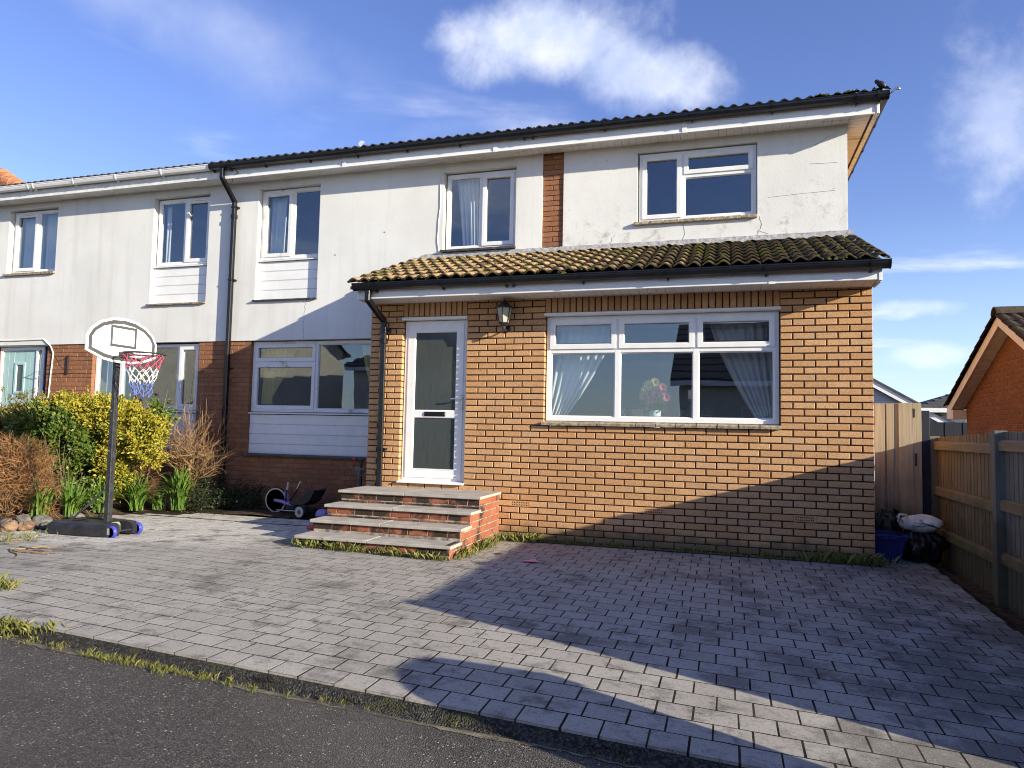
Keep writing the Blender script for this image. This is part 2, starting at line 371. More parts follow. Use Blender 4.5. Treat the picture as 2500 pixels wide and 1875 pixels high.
# timber
def wood(name, c1, c2, axis, green=0.3):
    t = material(name)
    sc = {'z': (28, 28, 1.6), 'y': (28, 1.6, 28), 'x': (1.6, 28, 28)}[axis]
    off = t.vmath('ADD', t.pos, t.vmath('SCALE', (3.1, 1.7, 5.3), t.math('MULTIPLY', t.rnd, 9.0)))
    g = t.noise(scaled(t, off, sc), 1.0, 4.0, 0.65, 0.8)
    c = t.mix(t.ramp(g, 0.30, 0.70), c1, c2)
    c = t.mix(t.math('MULTIPLY', t.rnd, 0.35), c, tuple(0.6 * q for q in c2))
    kn = t.node('ShaderNodeTexVoronoi'); t.put(kn.inputs['Vector'], scaled(t, off, (6, 6, 2.2))); kn.inputs['Scale'].default_value = 1.0
    c = t.mix(t.ramp(kn.outputs['Distance'], 0.05, 0.13, 0.8, 0.0), c, (0.06, 0.035, 0.02))
    z = sep(t, t.pos)[2]
    k = t.math('ADD', z, t.math('MULTIPLY', t.noise(t.pos, 4.0, 4.0), -0.9))
    c = t.mix(t.ramp(k, -0.25, 0.45, 0.8, 0.0), c, (0.055, 0.048, 0.028))
    c = t.mix(t.math('MULTIPLY', t.ramp(t.noise(t.pos, 2.2, 4.0), 0.5, 0.7), green), c, (0.12, 0.115, 0.035))
    return fin(t, c, 0.85, g, 0.35, 0.004, 0.2)
wood('timber_brown_z', (0.27, 0.205, 0.14), (0.20, 0.148, 0.098), 'z')
wood('timber_brown_y', (0.31, 0.24, 0.15), (0.23, 0.17, 0.10), 'y', 0.8)
wood('timber_grey_z', (0.22, 0.215, 0.19), (0.155, 0.145, 0.125), 'z')
wood('timber_pale_z', (0.46, 0.385, 0.275), (0.34, 0.27, 0.185), 'z', 0.2)
# foliage
def leaf(name, c1, c2, c3, rough=0.45, trans=0.25):
    t = material(name)
    c = t.mix(t.ramp(t.isl, 0.0, 0.7), c1, c2)
    c = t.mix(t.ramp(t.isl, 0.82, 1.0), c, c3)
    fin(t, c, rough, spec=0.4)
    tl = t.node('ShaderNodeBsdfTranslucent'); t.put(tl.inputs['Color'], t.mix(0.5, c, c1))
    mx = t.node('ShaderNodeMixShader'); mx.inputs[0].default_value = trans
    t.l.new(t.p.outputs[0], mx.inputs[1]); t.l.new(tl.outputs[0], mx.inputs[2]); t.l.new(mx.outputs[0], t.o.inputs['Surface'])
    return t.m
leaf('leaf_yellow', (0.46, 0.38, 0.035), (0.34, 0.30, 0.035), (0.16, 0.19, 0.03))
leaf('leaf_green', (0.125, 0.185, 0.028), (0.060, 0.105, 0.018), (0.30, 0.29, 0.045))
leaf('leaf_olive', (0.24, 0.19, 0.04), (0.14, 0.125, 0.03), (0.30, 0.18, 0.05))
leaf('leaf_strap', (0.15, 0.25, 0.040), (0.10, 0.185, 0.030), (0.32, 0.30, 0.09))
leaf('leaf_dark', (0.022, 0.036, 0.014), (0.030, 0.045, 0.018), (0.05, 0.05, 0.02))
leaf('leaf_rust', (0.34, 0.165, 0.065), (0.25, 0.115, 0.045), (0.40, 0.25, 0.12), 0.8, 0.1)
leaf('leaf_litter', (0.17, 0.10, 0.05), (0.11, 0.07, 0.038), (0.30, 0.22, 0.13), 0.8, 0.05)
leaf('grass_blade', (0.24, 0.225, 0.055), (0.15, 0.17, 0.038), (0.38, 0.32, 0.14), 0.6, 0.25)
leaf('twig', (0.36, 0.22, 0.105), (0.16, 0.085, 0.04), (0.46, 0.32, 0.18), 0.8, 0.0)
leaf('twig_dry', (0.36, 0.27, 0.16), (0.28, 0.20, 0.12), (0.2, 0.14, 0.08), 0.85, 0.0)
leaf('bark', (0.12, 0.085, 0.05), (0.09, 0.065, 0.04), (0.14, 0.10, 0.06), 0.9, 0.0)

# ------------------------------------------------------------------ mesh builder
class MB:
    def __init__(s): s.v = []; s.f = []; s.mi = []; s.mats = []; s.cur = 0
    def mat(s, name):
        if name not in s.mats: s.mats.append(name)
        s.cur = s.mats.index(name); return s
    def add(s, vs_, fs):
        b = len(s.v); s.v.extend(tuple(q) for q in vs_)
        for f in fs: s.f.append(tuple(b + i for i in f)); s.mi.append(s.cur)
        return s
    def box(s, x0, x1, y0, y1, z0, z1, M=None):
        vs_ = [(x0, y0, z0), (x1, y0, z0), (x1, y1, z0), (x0, y1, z0), (x0, y0, z1), (x1, y0, z1), (x1, y1, z1), (x0, y1, z1)]
        if M is not None: vs_ = [tuple(M @ Vector(q)) for q in vs_]
        return s.add(vs_, [(0, 3, 2, 1), (4, 5, 6, 7), (0, 1, 5, 4), (1, 2, 6, 5), (2, 3, 7, 6), (3, 0, 4, 7)])
    def cbox(s, x0, x1, y0, y1, z0, z1, b=0.004, M=None):
        "box with all edges chamfered"
        X = (x0, x1); Y = (y0, y1); Z = (z0, z1); vs_ = []; idx = {}
        for i in (0, 1):
            for j in (0, 1):
                for k in (0, 1):
                    sx, sy, sz = (1 - 2 * i) * b, (1 - 2 * j) * b, (1 - 2 * k) * b
                    for ax in range(3):
                        p = [X[i] + sx, Y[j] + sy, Z[k] + sz]
                        p[ax] = (X[i], Y[j], Z[k])[ax]
                        idx[(i, j, k, ax)] = len(vs_); vs_.append(tuple(p))
        fs = []
        def q(*ks): fs.append(tuple(idx[k] for k in ks))
        for a in (0, 1):
            q((a, 0, 0, 0), (a, 1, 0, 0), (a, 1, 1, 0), (a, 0, 1, 0))
            q((0, a, 0, 1), (1, a, 0, 1), (1, a, 1, 1), (0, a, 1, 1))
            q((0, 0, a, 2), (1, 0, a, 2), (1, 1, a, 2), (0, 1, a, 2))
        for a in (0, 1):
            for c in (0, 1):
                q((a, c, 0, 0), (a, c, 1, 0), (a, c, 1, 1), (a, c, 0, 1))
                q((a, 0, c, 0), (a, 1, c, 0), (a, 1, c, 2), (a, 0, c, 2))
                q((0, a, c, 1), (1, a, c, 1), (1, a, c, 2), (0, a, c, 2))
                for e in (0, 1): fs.append((idx[(a, c, e, 0)], idx[(a, c, e, 1)], idx[(a, c, e, 2)]))
        if M is not None: vs_ = [tuple(M @ Vector(p)) for p in vs_]
        return s.add(vs_, fs)
    def tube(s, pts, r, n=8, cap=True, closed=False):
        pts = [Vector(p) for p in pts]; k = len(pts)
        rs = r if isinstance(r, (list, tuple)) else [r] * k
        rings = []; prev = None
        for i, p in enumerate(pts):
            if closed: tg = pts[(i + 1) % k] - pts[i - 1]
            else: tg = pts[min(i + 1, k - 1)] - pts[max(i - 1, 0)]
            if tg.length < 1e-9: tg = Vector((0, 0, 1))
            tg.normalize()
            if prev is None:
                a = Vector((0, 0, 1)) if abs(tg.z) < 0.9 else Vector((1, 0, 0))
                u = tg.cross(a).normalized()
            else:
                u = prev - tg * prev.dot(tg)
                u = u.normalized() if u.length > 1e-6 else tg.orthogonal().normalized()
            prev = u; w_ = tg.cross(u)
            rings.append([p + (u * math.cos(2 * PI * j / n) + w_ * math.sin(2 * PI * j / n)) * rs[i] for j in range(n)])
        b = len(s.v)
        for rg in rings: s.v.extend(tuple(q) for q in rg)
        for i in range(k if closed else k - 1):
            i2 = (i + 1) % k
            for j in range(n):
                s.f.append((b + i * n + j, b + i * n + (j + 1) % n, b + i2 * n + (j + 1) % n, b + i2 * n + j)); s.mi.append(s.cur)
        if cap and not closed and n > 2:
            s.f.append(tuple(b + j for j in reversed(range(n)))); s.mi.append(s.cur)
            s.f.append(tuple(b + (k - 1) * n + j for j in range(n))); s.mi.append(s.cur)
        return s
    def lathe(s, prof, c, axis=(0, 0, 1), n=20):
        ax = Vector(axis).normalized(); u = ax.orthogonal().normalized(); w_ = ax.cross(u); c = Vector(c)
        b = len(s.v)
        for (r, h) in prof:
            for j in range(n):
                a = 2 * PI * j / n
                s.v.append(tuple(c + ax * h + (u * math.cos(a) + w_ * math.sin(a)) * r))
        for i in range(len(prof) - 1):
            for j in range(n):
                s.f.append((b + i * n + j, b + i * n + (j + 1) % n, b + (i + 1) * n + (j + 1) % n, b + (i + 1) * n + j)); s.mi.append(s.cur)
        if prof[0][0] > 1e-4: s.f.append(tuple(b + j for j in reversed(range(n)))); s.mi.append(s.cur)
        if prof[-1][0] > 1e-4: s.f.append(tuple(b + (len(prof) - 1) * n + j for j in range(n))); s.mi.append(s.cur)
        return s
    def prism(s, poly, a0, a1, axis='x'):
        "poly: 2-D outline in the plane across axis, run from a0 to a1"
        n = len(poly)
        def P(a, q):
            return {'x': (a, q[0], q[1]), 'y': (q[0], a, q[1]), 'z': (q[0], q[1], a)}[axis]
        vs_ = [P(a0, q) for q in poly] + [P(a1, q) for q in poly]
        fs = [(i, (i + 1) % n, n + (i + 1) % n, n + i) for i in range(n)] + [tuple(reversed(range(n))), tuple(range(n, 2 * n))]
        return s.add(vs_, fs)
    def mesh(s, name, smooth=False):
        me = bpy.data.meshes.new(name)
        me.from_pydata(s.v, [], s.f)
        for mn in (s.mats or ['pvc_white']): me.materials.append(MATS[mn])
        if len(s.mats) > 1: me.polygons.foreach_set('material_index', s.mi)
        if smooth: me.polygons.foreach_set('use_smooth', [True] * len(s.f))
        me.validate(); me.update()
        return me
    def build(s, name, parent=None, smooth=False, loc=None, rot=None, **tags):
        return link(name, s.mesh(name, smooth), parent, loc, rot, **tags)
def fix_normals(me):
    import bmesh
    bm = bmesh.new(); bm.from_mesh(me); bmesh.ops.recalc_face_normals(bm, faces=bm.faces); bm.to_mesh(me); bm.free()
def link(name, data, parent=None, loc=None, rot=None, scale=None, label=None, cat=None, group=None, kind=None):
    o = bpy.data.objects.new(name, data); COL.objects.link(o)
    if parent is not None: o.parent = parent
    if loc is not None: o.location = loc
    if rot is not None: o.rotation_euler = rot
    if scale is not None: o.scale = scale
    if label: o['label'] = label
    if cat: o['category'] = cat
    if group: o['group'] = group
    if kind: o['kind'] = kind
    return o
def thing(name, label, cat, loc=(0, 0, 0), group=None):
    "an Empty at the thing's base; parts are built in world coordinates and moved under it"
    o = link(name, None, None, loc, label=label, cat=cat, group=group)
    o.empty_display_size = 0.2
    return o
def under(o, child):
    child.parent = o; child.matrix_parent_inverse = Matrix.Translation(-Vector(o.location)); return child
def P(mb, name, root, smooth=False, **tags):
    "build a mesh written in world coordinates as a part of root"
    o = mb.build(name, None, smooth, **tags)
    return under_any(root, o)
def wpos(o):
    v = Vector((0, 0, 0)); mtx = Matrix.Identity(4); p = o; chain = []
    while p is not None: chain.append(p); p = p.parent
    for q in reversed(chain): mtx = mtx @ q.matrix_parent_inverse @ Matrix.LocRotScale(q.location, q.rotation_euler, q.scale)
    return mtx
def under_any(root, o):
    o.parent = root; o.matrix_parent_inverse = wpos(root).inverted(); return o
def S(o):            # piece of the setting
    o['kind'] = 'structure'; return o

# ================================================================== SETTING
KERB = -4.83
def gz(x, y):
    "level of the drive: level along the house, twisting down to a road that climbs to the left"
    t_ = min(max(-y / -KERB, 0.0), 1.0)
    xc = min(max(x, -6.5), 1.2)
    return t_ * (-0.08 + 0.045 * (-1.5 - xc))
def road_z(x): return gz(x, KERB) - 0.055

def grid_mesh(xs, ys, zf, mat):
    mb = MB().mat(mat); nx, ny = len(xs), len(ys)
    vs_ = [(x, y, zf(x, y)) for y in ys for x in xs]
    fs = [(j * nx + i, j * nx + i + 1, (j + 1) * nx + i + 1, (j + 1) * nx + i) for j in range(ny - 1) for i in range(nx - 1)]
    mb.add(vs_, fs); return mb
def lin(a, b, n): return [a + (b - a) * i / (n - 1) for i in range(n)]

S(MB().mat('soil').box(-500, 500, -500, 900, -1.2, -0.9).build('ground'))
xs = [-60, -30, -20] + lin(-14, 4, 37) + [8, 14, 30, 60]
S(grid_mesh(xs, [-14.5, -12, -9, -7, -6, -5.4, -4.96, KERB - 0.005], lambda x, y: road_z(x), 'asphalt').build('road'))
S(grid_mesh(xs, [-60, -40, -25, -18, -14.49], lambda x, y: road_z(x) + 0.02, 'soil').build('far_verge'))
# haunch along the front of the paving: a rough lip of asphalt
hx = lin(-12.0, 1.2, 340); mb = MB().mat('kerb_haunch')
prof = []
for i, x in enumerate(hx):
    n1 = 0.010 * math.sin(x * 7.1) + 0.007 * math.sin(x * 17.3 + 1) + R.uniform(-.006, .006)
    zt = gz(x, KERB); zr = road_z(x)
    w1 = 0.022 + abs(n1)
    prof.append([(x, KERB + 0.02, zt - 0.012), (x, KERB - 0.002, zt - 0.014), (x, KERB - w1, zt - 0.026 + n1 * .5),
                 (x, KERB - 0.040 - n1, zr + 0.018 + R.uniform(-.006, .006)), (x, KERB - 0.070 + n1, zr + 0.004), (x, KERB - 0.12, zr - 0.01)])
vs_ = [q for pr in prof for q in pr]
mb.add(vs_, [(6 * i + j, 6 * i + j + 1, 6 * i + j + 7, 6 * i + j + 6) for i in range(len(hx) - 1) for j in range(5)])
S(mb.build('kerb', smooth=True))
mb = MB().mat('gutter_silt'); vs_ = []
for x in hx:
    z = road_z(x) + 0.004; a = 0.105 + 0.015 * math.sin(x * 3.3) + R.uniform(-.008, .008); b = a + 0.022 + 0.014 * math.sin(x * 5.1 + 2) + R.uniform(-.006, .006)
    vs_ += [(x, KERB - a, z), (x, KERB - b, z)]
mb.add(vs_, [(2 * i, 2 * i + 1, 2 * i + 3, 2 * i + 2) for i in range(len(hx) - 1)])
S(mb.build('road_silt'))
# soil of the beds and side passage
def bed_h(x, y): return 0.015 + 0.03 * math.sin(x * 3.1 + y * 1.7) * math.sin(y * 2.3) + (0.05 if x < -9.9 else 0.0)
S(grid_mesh(lin(-17.5, -9.2, 40), lin(-3.6, 1.5, 30), lambda x, y: bed_h(x, y) + gz(x, y) - 0.03, 'soil').build('planting_bed'))
S(grid_mesh(lin(-9.3, -5.9, 20), lin(0.45, 1.47, 8), lambda x, y: bed_h(x, y) - 0.012, 'soil').build('bed_strip'))
S(grid_mesh(lin(0.50, 6, 14), lin(-4.8, 16, 30), lambda x, y: gz(x, y) - 0.05 + 0.02 * math.sin(x * 5) * math.sin(y * 3), 'soil').build('side_strip'))
S(grid_mesh(lin(-18, -8.2, 20), lin(-4.83, -2.0, 12), lambda x, y: gz(x, y) - 0.05 + 0.015 * math.sin(x * 5) * math.sin(y * 3), 'soil').build('front_verge'))

# ---- block paving: rows along the house, long and short blocks in turn
ROW = 0.1765
def paved(x, y):
    if y > 1.35: return False
    if x > 0.57: return False
    if y > 0.02 and -5.87 < x < 0.0: return False
    left = -9.45 + 0.12 * math.sin(y * 2.1) if y < 0.2 else -8.9
    if y < -2.0: left = -9.45 + (-2.0 - y) * 0.25
    if x < left: return False
    if y > 0.55 and x < -5.87: return False
    if -5.80 < x < -4.08 and -1.50 < y <= 0.05: return False
    return True
drive = S(grid_mesh(lin(-9.6, 0.6, 60), lin(KERB + 0.004, 1.3, 30), lambda x, y: gz(x, y) - 0.0007, 'joint_sand').build('driveway'))
blocks = []
nrow = int((1.4 - KERB) / ROW)
for r_ in range(nrow):
    y = KERB + ROW * (r_ + 0.5)
    x = -9.9 + (0.0 if r_ % 2 == 0 else 0.105) + R.uniform(-.012, .012)
    k = 0
    while x < 0.62:
        wd = 0.208 if (k + r_) % 2 == 0 else 0.173
        if x + wd > 0.565: wd = round(0.565 - x, 2)
        if wd < 0.05: break
        xc = x + wd / 2
        if paved(xc, y): blocks.append((xc, y, wd, 0.169))
        x += wd + 0.0065; k += 1
def paver_mesh(wd, dp):
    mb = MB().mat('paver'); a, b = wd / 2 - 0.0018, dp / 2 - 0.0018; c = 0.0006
    vs_ = [(-a, -b, -.05), (a, -b, -.05), (a, b, -.05), (-a, b, -.05), (-a, -b, -c), (a, -b, -c), (a, b, -c), (-a, b, -c),
           (-a + c, -b + c, 0), (a - c, -b + c, 0), (a - c, b - c, 0), (-a + c, b - c, 0)]
    mb.add(vs_, [(0, 1, 5, 4), (1, 2, 6, 5), (2, 3, 7, 6), (3, 0, 4, 7), (4, 5, 9, 8), (5, 6, 10, 9), (6, 7, 11, 10), (7, 4, 8, 11), (8, 9, 10, 11)])
    return mb
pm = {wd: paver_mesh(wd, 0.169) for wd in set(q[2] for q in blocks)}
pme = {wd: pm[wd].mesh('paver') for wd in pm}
def in_view(x, y, z, mg=60):
    v = Vector((x, y, z)) - CAM; dz = v.dot(fw)
    if dz < 0.2: return False
    u = 1250 + F_PX * v.dot(cam_r) / dz; vv = 937.5 - F_PX * v.dot(cam_u) / dz
    return -mg < u < 2500 + mg and -mg < vv < 1875 + mg
blocks.sort(key=lambda q: (not in_view(q[0], q[1], gz(q[0], q[1]), 0), (Vector((q[0], q[1], 0)) - CAM).length))
rest = MB().mat('paver')
for i, (x, y, wd, dp) in enumerate(blocks):
    e = 0.03
    sx = (gz(x + e, y) - gz(x - e, y)) / (2 * e); sy = (gz(x, y + e) - gz(x, y - e)) / (2 * e)
    rot = Euler((math.atan(sy) + R.uniform(-.003, .003), -math.atan(sx) + R.uniform(-.002, .002), R.uniform(-.010, .010)))
    loc = Vector((x + R.uniform(-.0012, .0012), y + R.uniform(-.0012, .0012), gz(x, y) + R.uniform(-.0002, .0004)))
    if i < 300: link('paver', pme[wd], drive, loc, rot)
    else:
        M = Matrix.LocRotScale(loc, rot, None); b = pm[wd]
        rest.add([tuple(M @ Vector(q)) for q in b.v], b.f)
rest.build('far_paving', drive, kind='stuff')

# ================================================================== BUILDING HELPERS
def wall_grid(mb, x0, x1, z0, z1, yf, yb, ops):
    "front and back faces with openings and their reveals; ops = [(xa, xb, za, zb)]"
    xs = sorted(set([x0, x1] + [min(max(v, x0), x1) for o in ops for v in o[:2]]))
    zs = sorted(set([z0, z1] + [min(max(v, z0), z1) for o in ops for v in o[2:]]))
    def hole(i, j):
        if i < 0 or j < 0 or i >= len(xs) - 1 or j >= len(zs) - 1: return None
        xm = (xs[i] + xs[i + 1]) / 2; zm = (zs[j] + zs[j + 1]) / 2
        return any(o[0] < xm < o[1] and o[2] < zm < o[3] for o in ops)
    for i in range(len(xs) - 1):
        for j in range(len(zs) - 1):
            if hole(i, j): continue
            a, b, c, e = xs[i], xs[i + 1], zs[j], zs[j + 1]
            mb.add([(a, yf, c), (b, yf, c), (b, yf, e), (a, yf, e)], [(0, 1, 2, 3)])
            mb.add([(a, yb, c), (b, yb, c), (b, yb, e), (a, yb, e)], [(3, 2, 1, 0)])
            if hole(i - 1, j) or i == 0: mb.add([(a, yb, c), (a, yf, c), (a, yf, e), (a, yb, e)], [(0, 1, 2, 3)])
            if hole(i + 1, j) or i == len(xs) - 2: mb.add([(b, yf, c), (b, yb, c), (b, yb, e), (b, yf, e)], [(0, 1, 2, 3)])
            if hole(i, j - 1) or j == 0: mb.add([(a, yb, c), (b, yb, c), (b, yf, c), (a, yf, c)], [(0, 1, 2, 3)])
            if hole(i, j + 1) or j == len(zs) - 2: mb.add([(a, yf, e), (b, yf, e), (b, yb, e), (a, yb, e)], [(0, 1, 2, 3)])
    return mb
def grow(ops, e): return [(o[0] - e, o[1] + e, o[2] - e, o[3] + e) for o in ops]
_bm = {}
def brick_mb(wd, h, dp, mat):
    mb = MB().mat(mat); a, b = wd / 2, h / 2; c = min(0.004, a * 0.3)
    vs_ = [(-a, dp, -b), (a, dp, -b), (a, dp, b), (-a, dp, b), (-a, c, -b), (a, c, -b), (a, c, b), (-a, c, b),
           (-a + c, 0, -b + c), (a - c, 0, -b + c), (a - c, 0, b - c), (-a + c, 0, b - c)]
    mb.add(vs_, [(0, 1, 5, 4), (1, 2, 6, 5), (2, 3, 7, 6), (3, 0, 4, 7), (4, 5, 9, 8), (5, 6, 10, 9), (6, 7, 11, 10), (7, 4, 8, 11), (8, 9, 10, 11)])
    return mb
def brick_data(wd, h, dp, mat):
    k = (round(wd, 3), round(h, 3), round(dp, 3), mat)
    if k not in _bm:
        b = brick_mb(k[0], k[1], k[2], mat); _bm[k] = (b, b.mesh('brick'))
    return _bm[k]
def lay(x0, x1, z0, z1, ztop, ops, ph_even, pitch=0.225, course=0.075, joint=0.010, perp=None):
    "bricks of a stretcher-bond wall: list of (xc, zc, w, h)"
    out = []; n0 = int(math.floor((ztop - z1) / course)); n1 = int(math.ceil((ztop - z0) / course))
    for n in range(n0, n1):
        zb = ztop - course * (n + 1) + joint / 2; zt = ztop - course * n - joint / 2
        zb = max(zb, z0); zt = min(zt, z1)
        if zt - zb < 0.02: continue
        zm = (zb + zt) / 2
        segs = [(x0, x1)]
        for o in ops:
            if o[2] < zm < o[3]:
                ns = []
                for a, b in segs:
                    if o[1] <= a or o[0] >= b: ns.append((a, b)); continue
                    if o[0] > a: ns.append((a, o[0]))
                    if o[1] < b: ns.append((o[1], b))
                segs = ns
        ph = ph_even if n % 2 == 0 else ph_even - pitch / 2
        for a, b in segs:
            cuts = []; k = math.floor((a - ph) / pitch)
            while ph + k * pitch < b:
                c = ph + k * pitch
                if a + 0.07 < c < b - 0.07: cuts.append(c)
                k += 1
            ed = [a] + cuts + [b]
            for i in range(len(ed) - 1):
                pj = perp or joint; l = ed[i] + (pj / 2 if i > 0 else 0); r_ = ed[i + 1] - (pj / 2 if i < len(ed) - 2 else 0)
                out.append(((l + r_) / 2, zm, r_ - l, zt - zb))
    return out
def place_brick(q, yf, dp, mat, parent=None, joined=None, name='brick', wob=1.0):
    x, z, wd, h = q
    b, me = brick_data(wd, h, dp, mat)
    loc = Vector((x, yf + R.uniform(-.0022, .0022) * wob, z + R.uniform(-.001, .001)))
    rot = Euler((0, R.uniform(-.004, .004) * wob, R.uniform(-.007, .007) * wob))
    if joined is None:
        o = link(name, me, None, loc, rot); under_any(parent, o); return o
    M = Matrix.LocRotScale(loc, rot, None); joined.mat(mat)
    joined.add([tuple(M @ Vector(v)) for v in b.v], b.f)
def ring(mb, x0, x1, z0, z1, wd, yf, dp, bev=0.008):
    "mitred frame in the wall plane, its inner edge splayed"
    o = [(x0, z0), (x1, z0), (x1, z1), (x0, z1)]
    i1 = [(x0 + wd - bev, z0 + wd - bev), (x1 - wd + bev, z0 + wd - bev), (x1 - wd + bev, z1 - wd + bev), (x0 + wd - bev, z1 - wd + bev)]
    i2 = [(x0 + wd, z0 + wd), (x1 - wd, z0 + wd), (x1 - wd, z1 - wd), (x0 + wd, z1 - wd)]
    c = 0.004
    oc = [(x0 + c, z0 + c), (x1 - c, z0 + c), (x1 - c, z1 - c), (x0 + c, z1 - c)]
    vs_ = [(p[0], yf + dp, p[1]) for p in o] + [(p[0], yf + c, p[1]) for p in o] + [(p[0], yf, p[1]) for p in oc] + [(p[0], yf, p[1]) for p in i1] + [(p[0], yf + bev, p[1]) for p in i2] + [(p[0], yf + dp, p[1]) for p in i2]
    fs = []
    for k in range(4):
        n = (k + 1) % 4
        for a in range(5): fs.append((4 * a + k, 4 * a + n, 4 * a + 4 + n, 4 * a + 4 + k))
        fs.append((20 + k, 20 + n, n, k))
    mb.add(vs_, fs); return mb
def window(house, x0, x1, z0, z1, yf, mulls, trans, opening, sill=True, frame=0.055, mat='pvc_white', name='window', vent=()):
    """mulls: x of full-height mullions; trans: {light index: z of a transom}; opening: set of (i, j) sashes"""
    mb = MB().mat(mat); ring(mb, x0, x1, z0, z1, frame, yf, 0.065)
    for mx_ in mulls: mb.cbox(mx_ - 0.030, mx_ + 0.030, yf + 0.001, yf + 0.06, z0 + frame - 0.01, z1 - frame + 0.01, 0.004)
    xs = [x0 + frame - 0.004] + [v for m_ in mulls for v in (m_ - 0.026, m_ + 0.026)] + [x1 - frame + 0.004]
    lights = []
    for i in range(len(mulls) + 1):
        a, b = xs[2 * i], xs[2 * i + 1]
        if i in trans:
            zt = trans[i]; mb.cbox(a - 0.004, b + 0.004, yf + 0.002, yf + 0.06, zt - 0.030, zt + 0.030, 0.004)
            lights += [(i, 0, a, b, z0 + frame - 0.004, zt - 0.026), (i, 1, a, b, zt + 0.026, z1 - frame + 0.004)]
        else: lights.append((i, 0, a, b, z0 + frame - 0.004, z1 - frame + 0.004))
    win = P(mb, name, house)
    for (i, j, a, b, c, e) in lights:
        if (i, j) in opening:
            g = MB().mat(mat); ring(g, a - 0.010, b + 0.010, c - 0.010, e + 0.010, 0.062, yf - 0.014, 0.05); P(g, 'sash', win)
            a += 0.050; b -= 0.050; c += 0.050; e -= 0.050
            h = MB().mat('chrome').cbox(b + 0.005, b + 0.02, yf + 0.05, yf + 0.07, (c + e) / 2 - 0.06, (c + e) / 2 + 0.06, 0.003); P(h, 'handle', win)
        else:
            g = MB().mat(mat); ring(g, a - 0.002, b + 0.002, c - 0.002, e + 0.002, 0.018, yf + 0.012, 0.03); P(g, 'bead', win)
        P(MB().mat('rubber').box(a - .004, b + .004, yf + .0335, yf + .036, c - .004, c + .020, None).box(a - .004, b + .004, yf + .0335, yf + .036, e - .020, e + .004).box(a - .004, a + .020, yf + .0335, yf + .036, c + .02, e - .02).box(b - .020, b + .004, yf + .0335, yf + .036, c + .02, e - .02), 'gasket', win)
        P(MB().mat('glass').box(a - 0.006, b + 0.006, yf + 0.026, yf + 0.032, c - 0.006, e + 0.006), 'pane', win)
    if sill:
        s_ = MB().mat(mat); s_.prism([(yf - 0.05, z0 - 0.035), (yf - 0.05, z0 - 0.018), (yf + 0.05, z0 - 0.001), (yf + 0.05, z0 - 0.035)], x0 - 0.03, x1 + 0.005, 'x')
        P(s_, 'sill', win)
    for (a, b, z) in vent:
        P(MB().mat(mat).cbox(a, b, yf - 0.030, yf - 0.014, z - 0.010, z + 0.010, 0.004), 'trickle_vent', win)
    return win
def cladding(house, x0, x1, z0, z1, yf, n, mat='pvc_white', name='cladding_board'):
    h = (z1 - z0) / n
    for i in range(n):
        a = z0 + i * h
        mb = MB().mat(mat).prism([(yf + 0.02, a), (yf + 0.006, a + 0.001), (yf, a + 0.012), (yf, a + h - 0.004), (yf + 0.012, a + h - 0.001), (yf + 0.02, a + h - 0.001)], x0, x1, 'x')
        P(mb, name, house)
def stone_sill(house, x0, x1, z, yf, mat, th=0.03, name='stone_sill'):
    mb = MB().mat(mat); n = 24; vs_ = []
    for i in range(n + 1):
        x = x0 + (x1 - x0) * i / n; j = R.uniform(-.004, .004)
        vs_ += [(x, yf + 0.12, z - th), (x, yf - 0.045 + j, z - th + R.uniform(-.003, .003)), (x, yf - 0.05 + j, z - 0.012), (x, yf + 0.12, z)]
    fs = [(4 * i + k, 4 * i + (k + 1) % 4, 4 * i + 4 + (k + 1) % 4, 4 * i + 4 + k) for i in range(n) for k in range(4)] + [(3, 2, 1, 0), (4 * n, 4 * n + 1, 4 * n + 2, 4 * n + 3)]
    mb.add(vs_, fs); P(mb, name, house)
def curtain(x0, x1, z0, z1, y, folds, amp, mat, label, tie=None, x0b=None, x1b=None, name='curtain', cat='curtain', group=None, nz=18):
    "hanging cloth; tie=(x, z, gather) pulls it to one side; x0b/x1b set the width at the bottom"
    nx = max(16, folds * 8); mb = MB().mat(mat); vs_ = []
    x0b = x0 if x0b is None else x0b; x1b = x1 if x1b is None else x1b
    for j in range(nz + 1):
        f = j / nz; z = z1 + (z0 - z1) * f
        a = x0 + (x0b - x0) * f; b = x1 + (x1b - x1) * f
        if tie:
            tx, tz, gth = tie
            f2 = (z1 - z) / (z1 - tz) if z > tz else max(0.0, 1 - (tz - z) / max(0.15, (tz - z0)) * 0.55)
            f2 = min(1, f2); f3 = f2 ** 1.35
            a = a + (tx - gth - a) * f3; b = b + (tx + gth - b) * f3
        for i in range(nx + 1):
            s_ = i / nx; x = a + (b - a) * s_
            yy = y + amp * math.sin(s_ * folds * 2 * PI + 0.6 * math.sin(f * 3 + s_ * 5)) * (0.55 + 0.45 * f) + 0.3 * amp * math.sin(s_ * folds * 5.1 + f * 2)
            vs_.append((x, yy, z))
    fs = [(j * (nx + 1) + i, j * (nx + 1) + i + 1, (j + 1) * (nx + 1) + i + 1, (j + 1) * (nx + 1) + i) for j in range(nz) for i in range(nx)]
    mb.add(vs_, fs)
    o = mb.build(name, smooth=True, label=label, cat=cat, group=group)
    md = o.modifiers.new('thick', 'SOLIDIFY'); md.thickness = 0.004
    return o
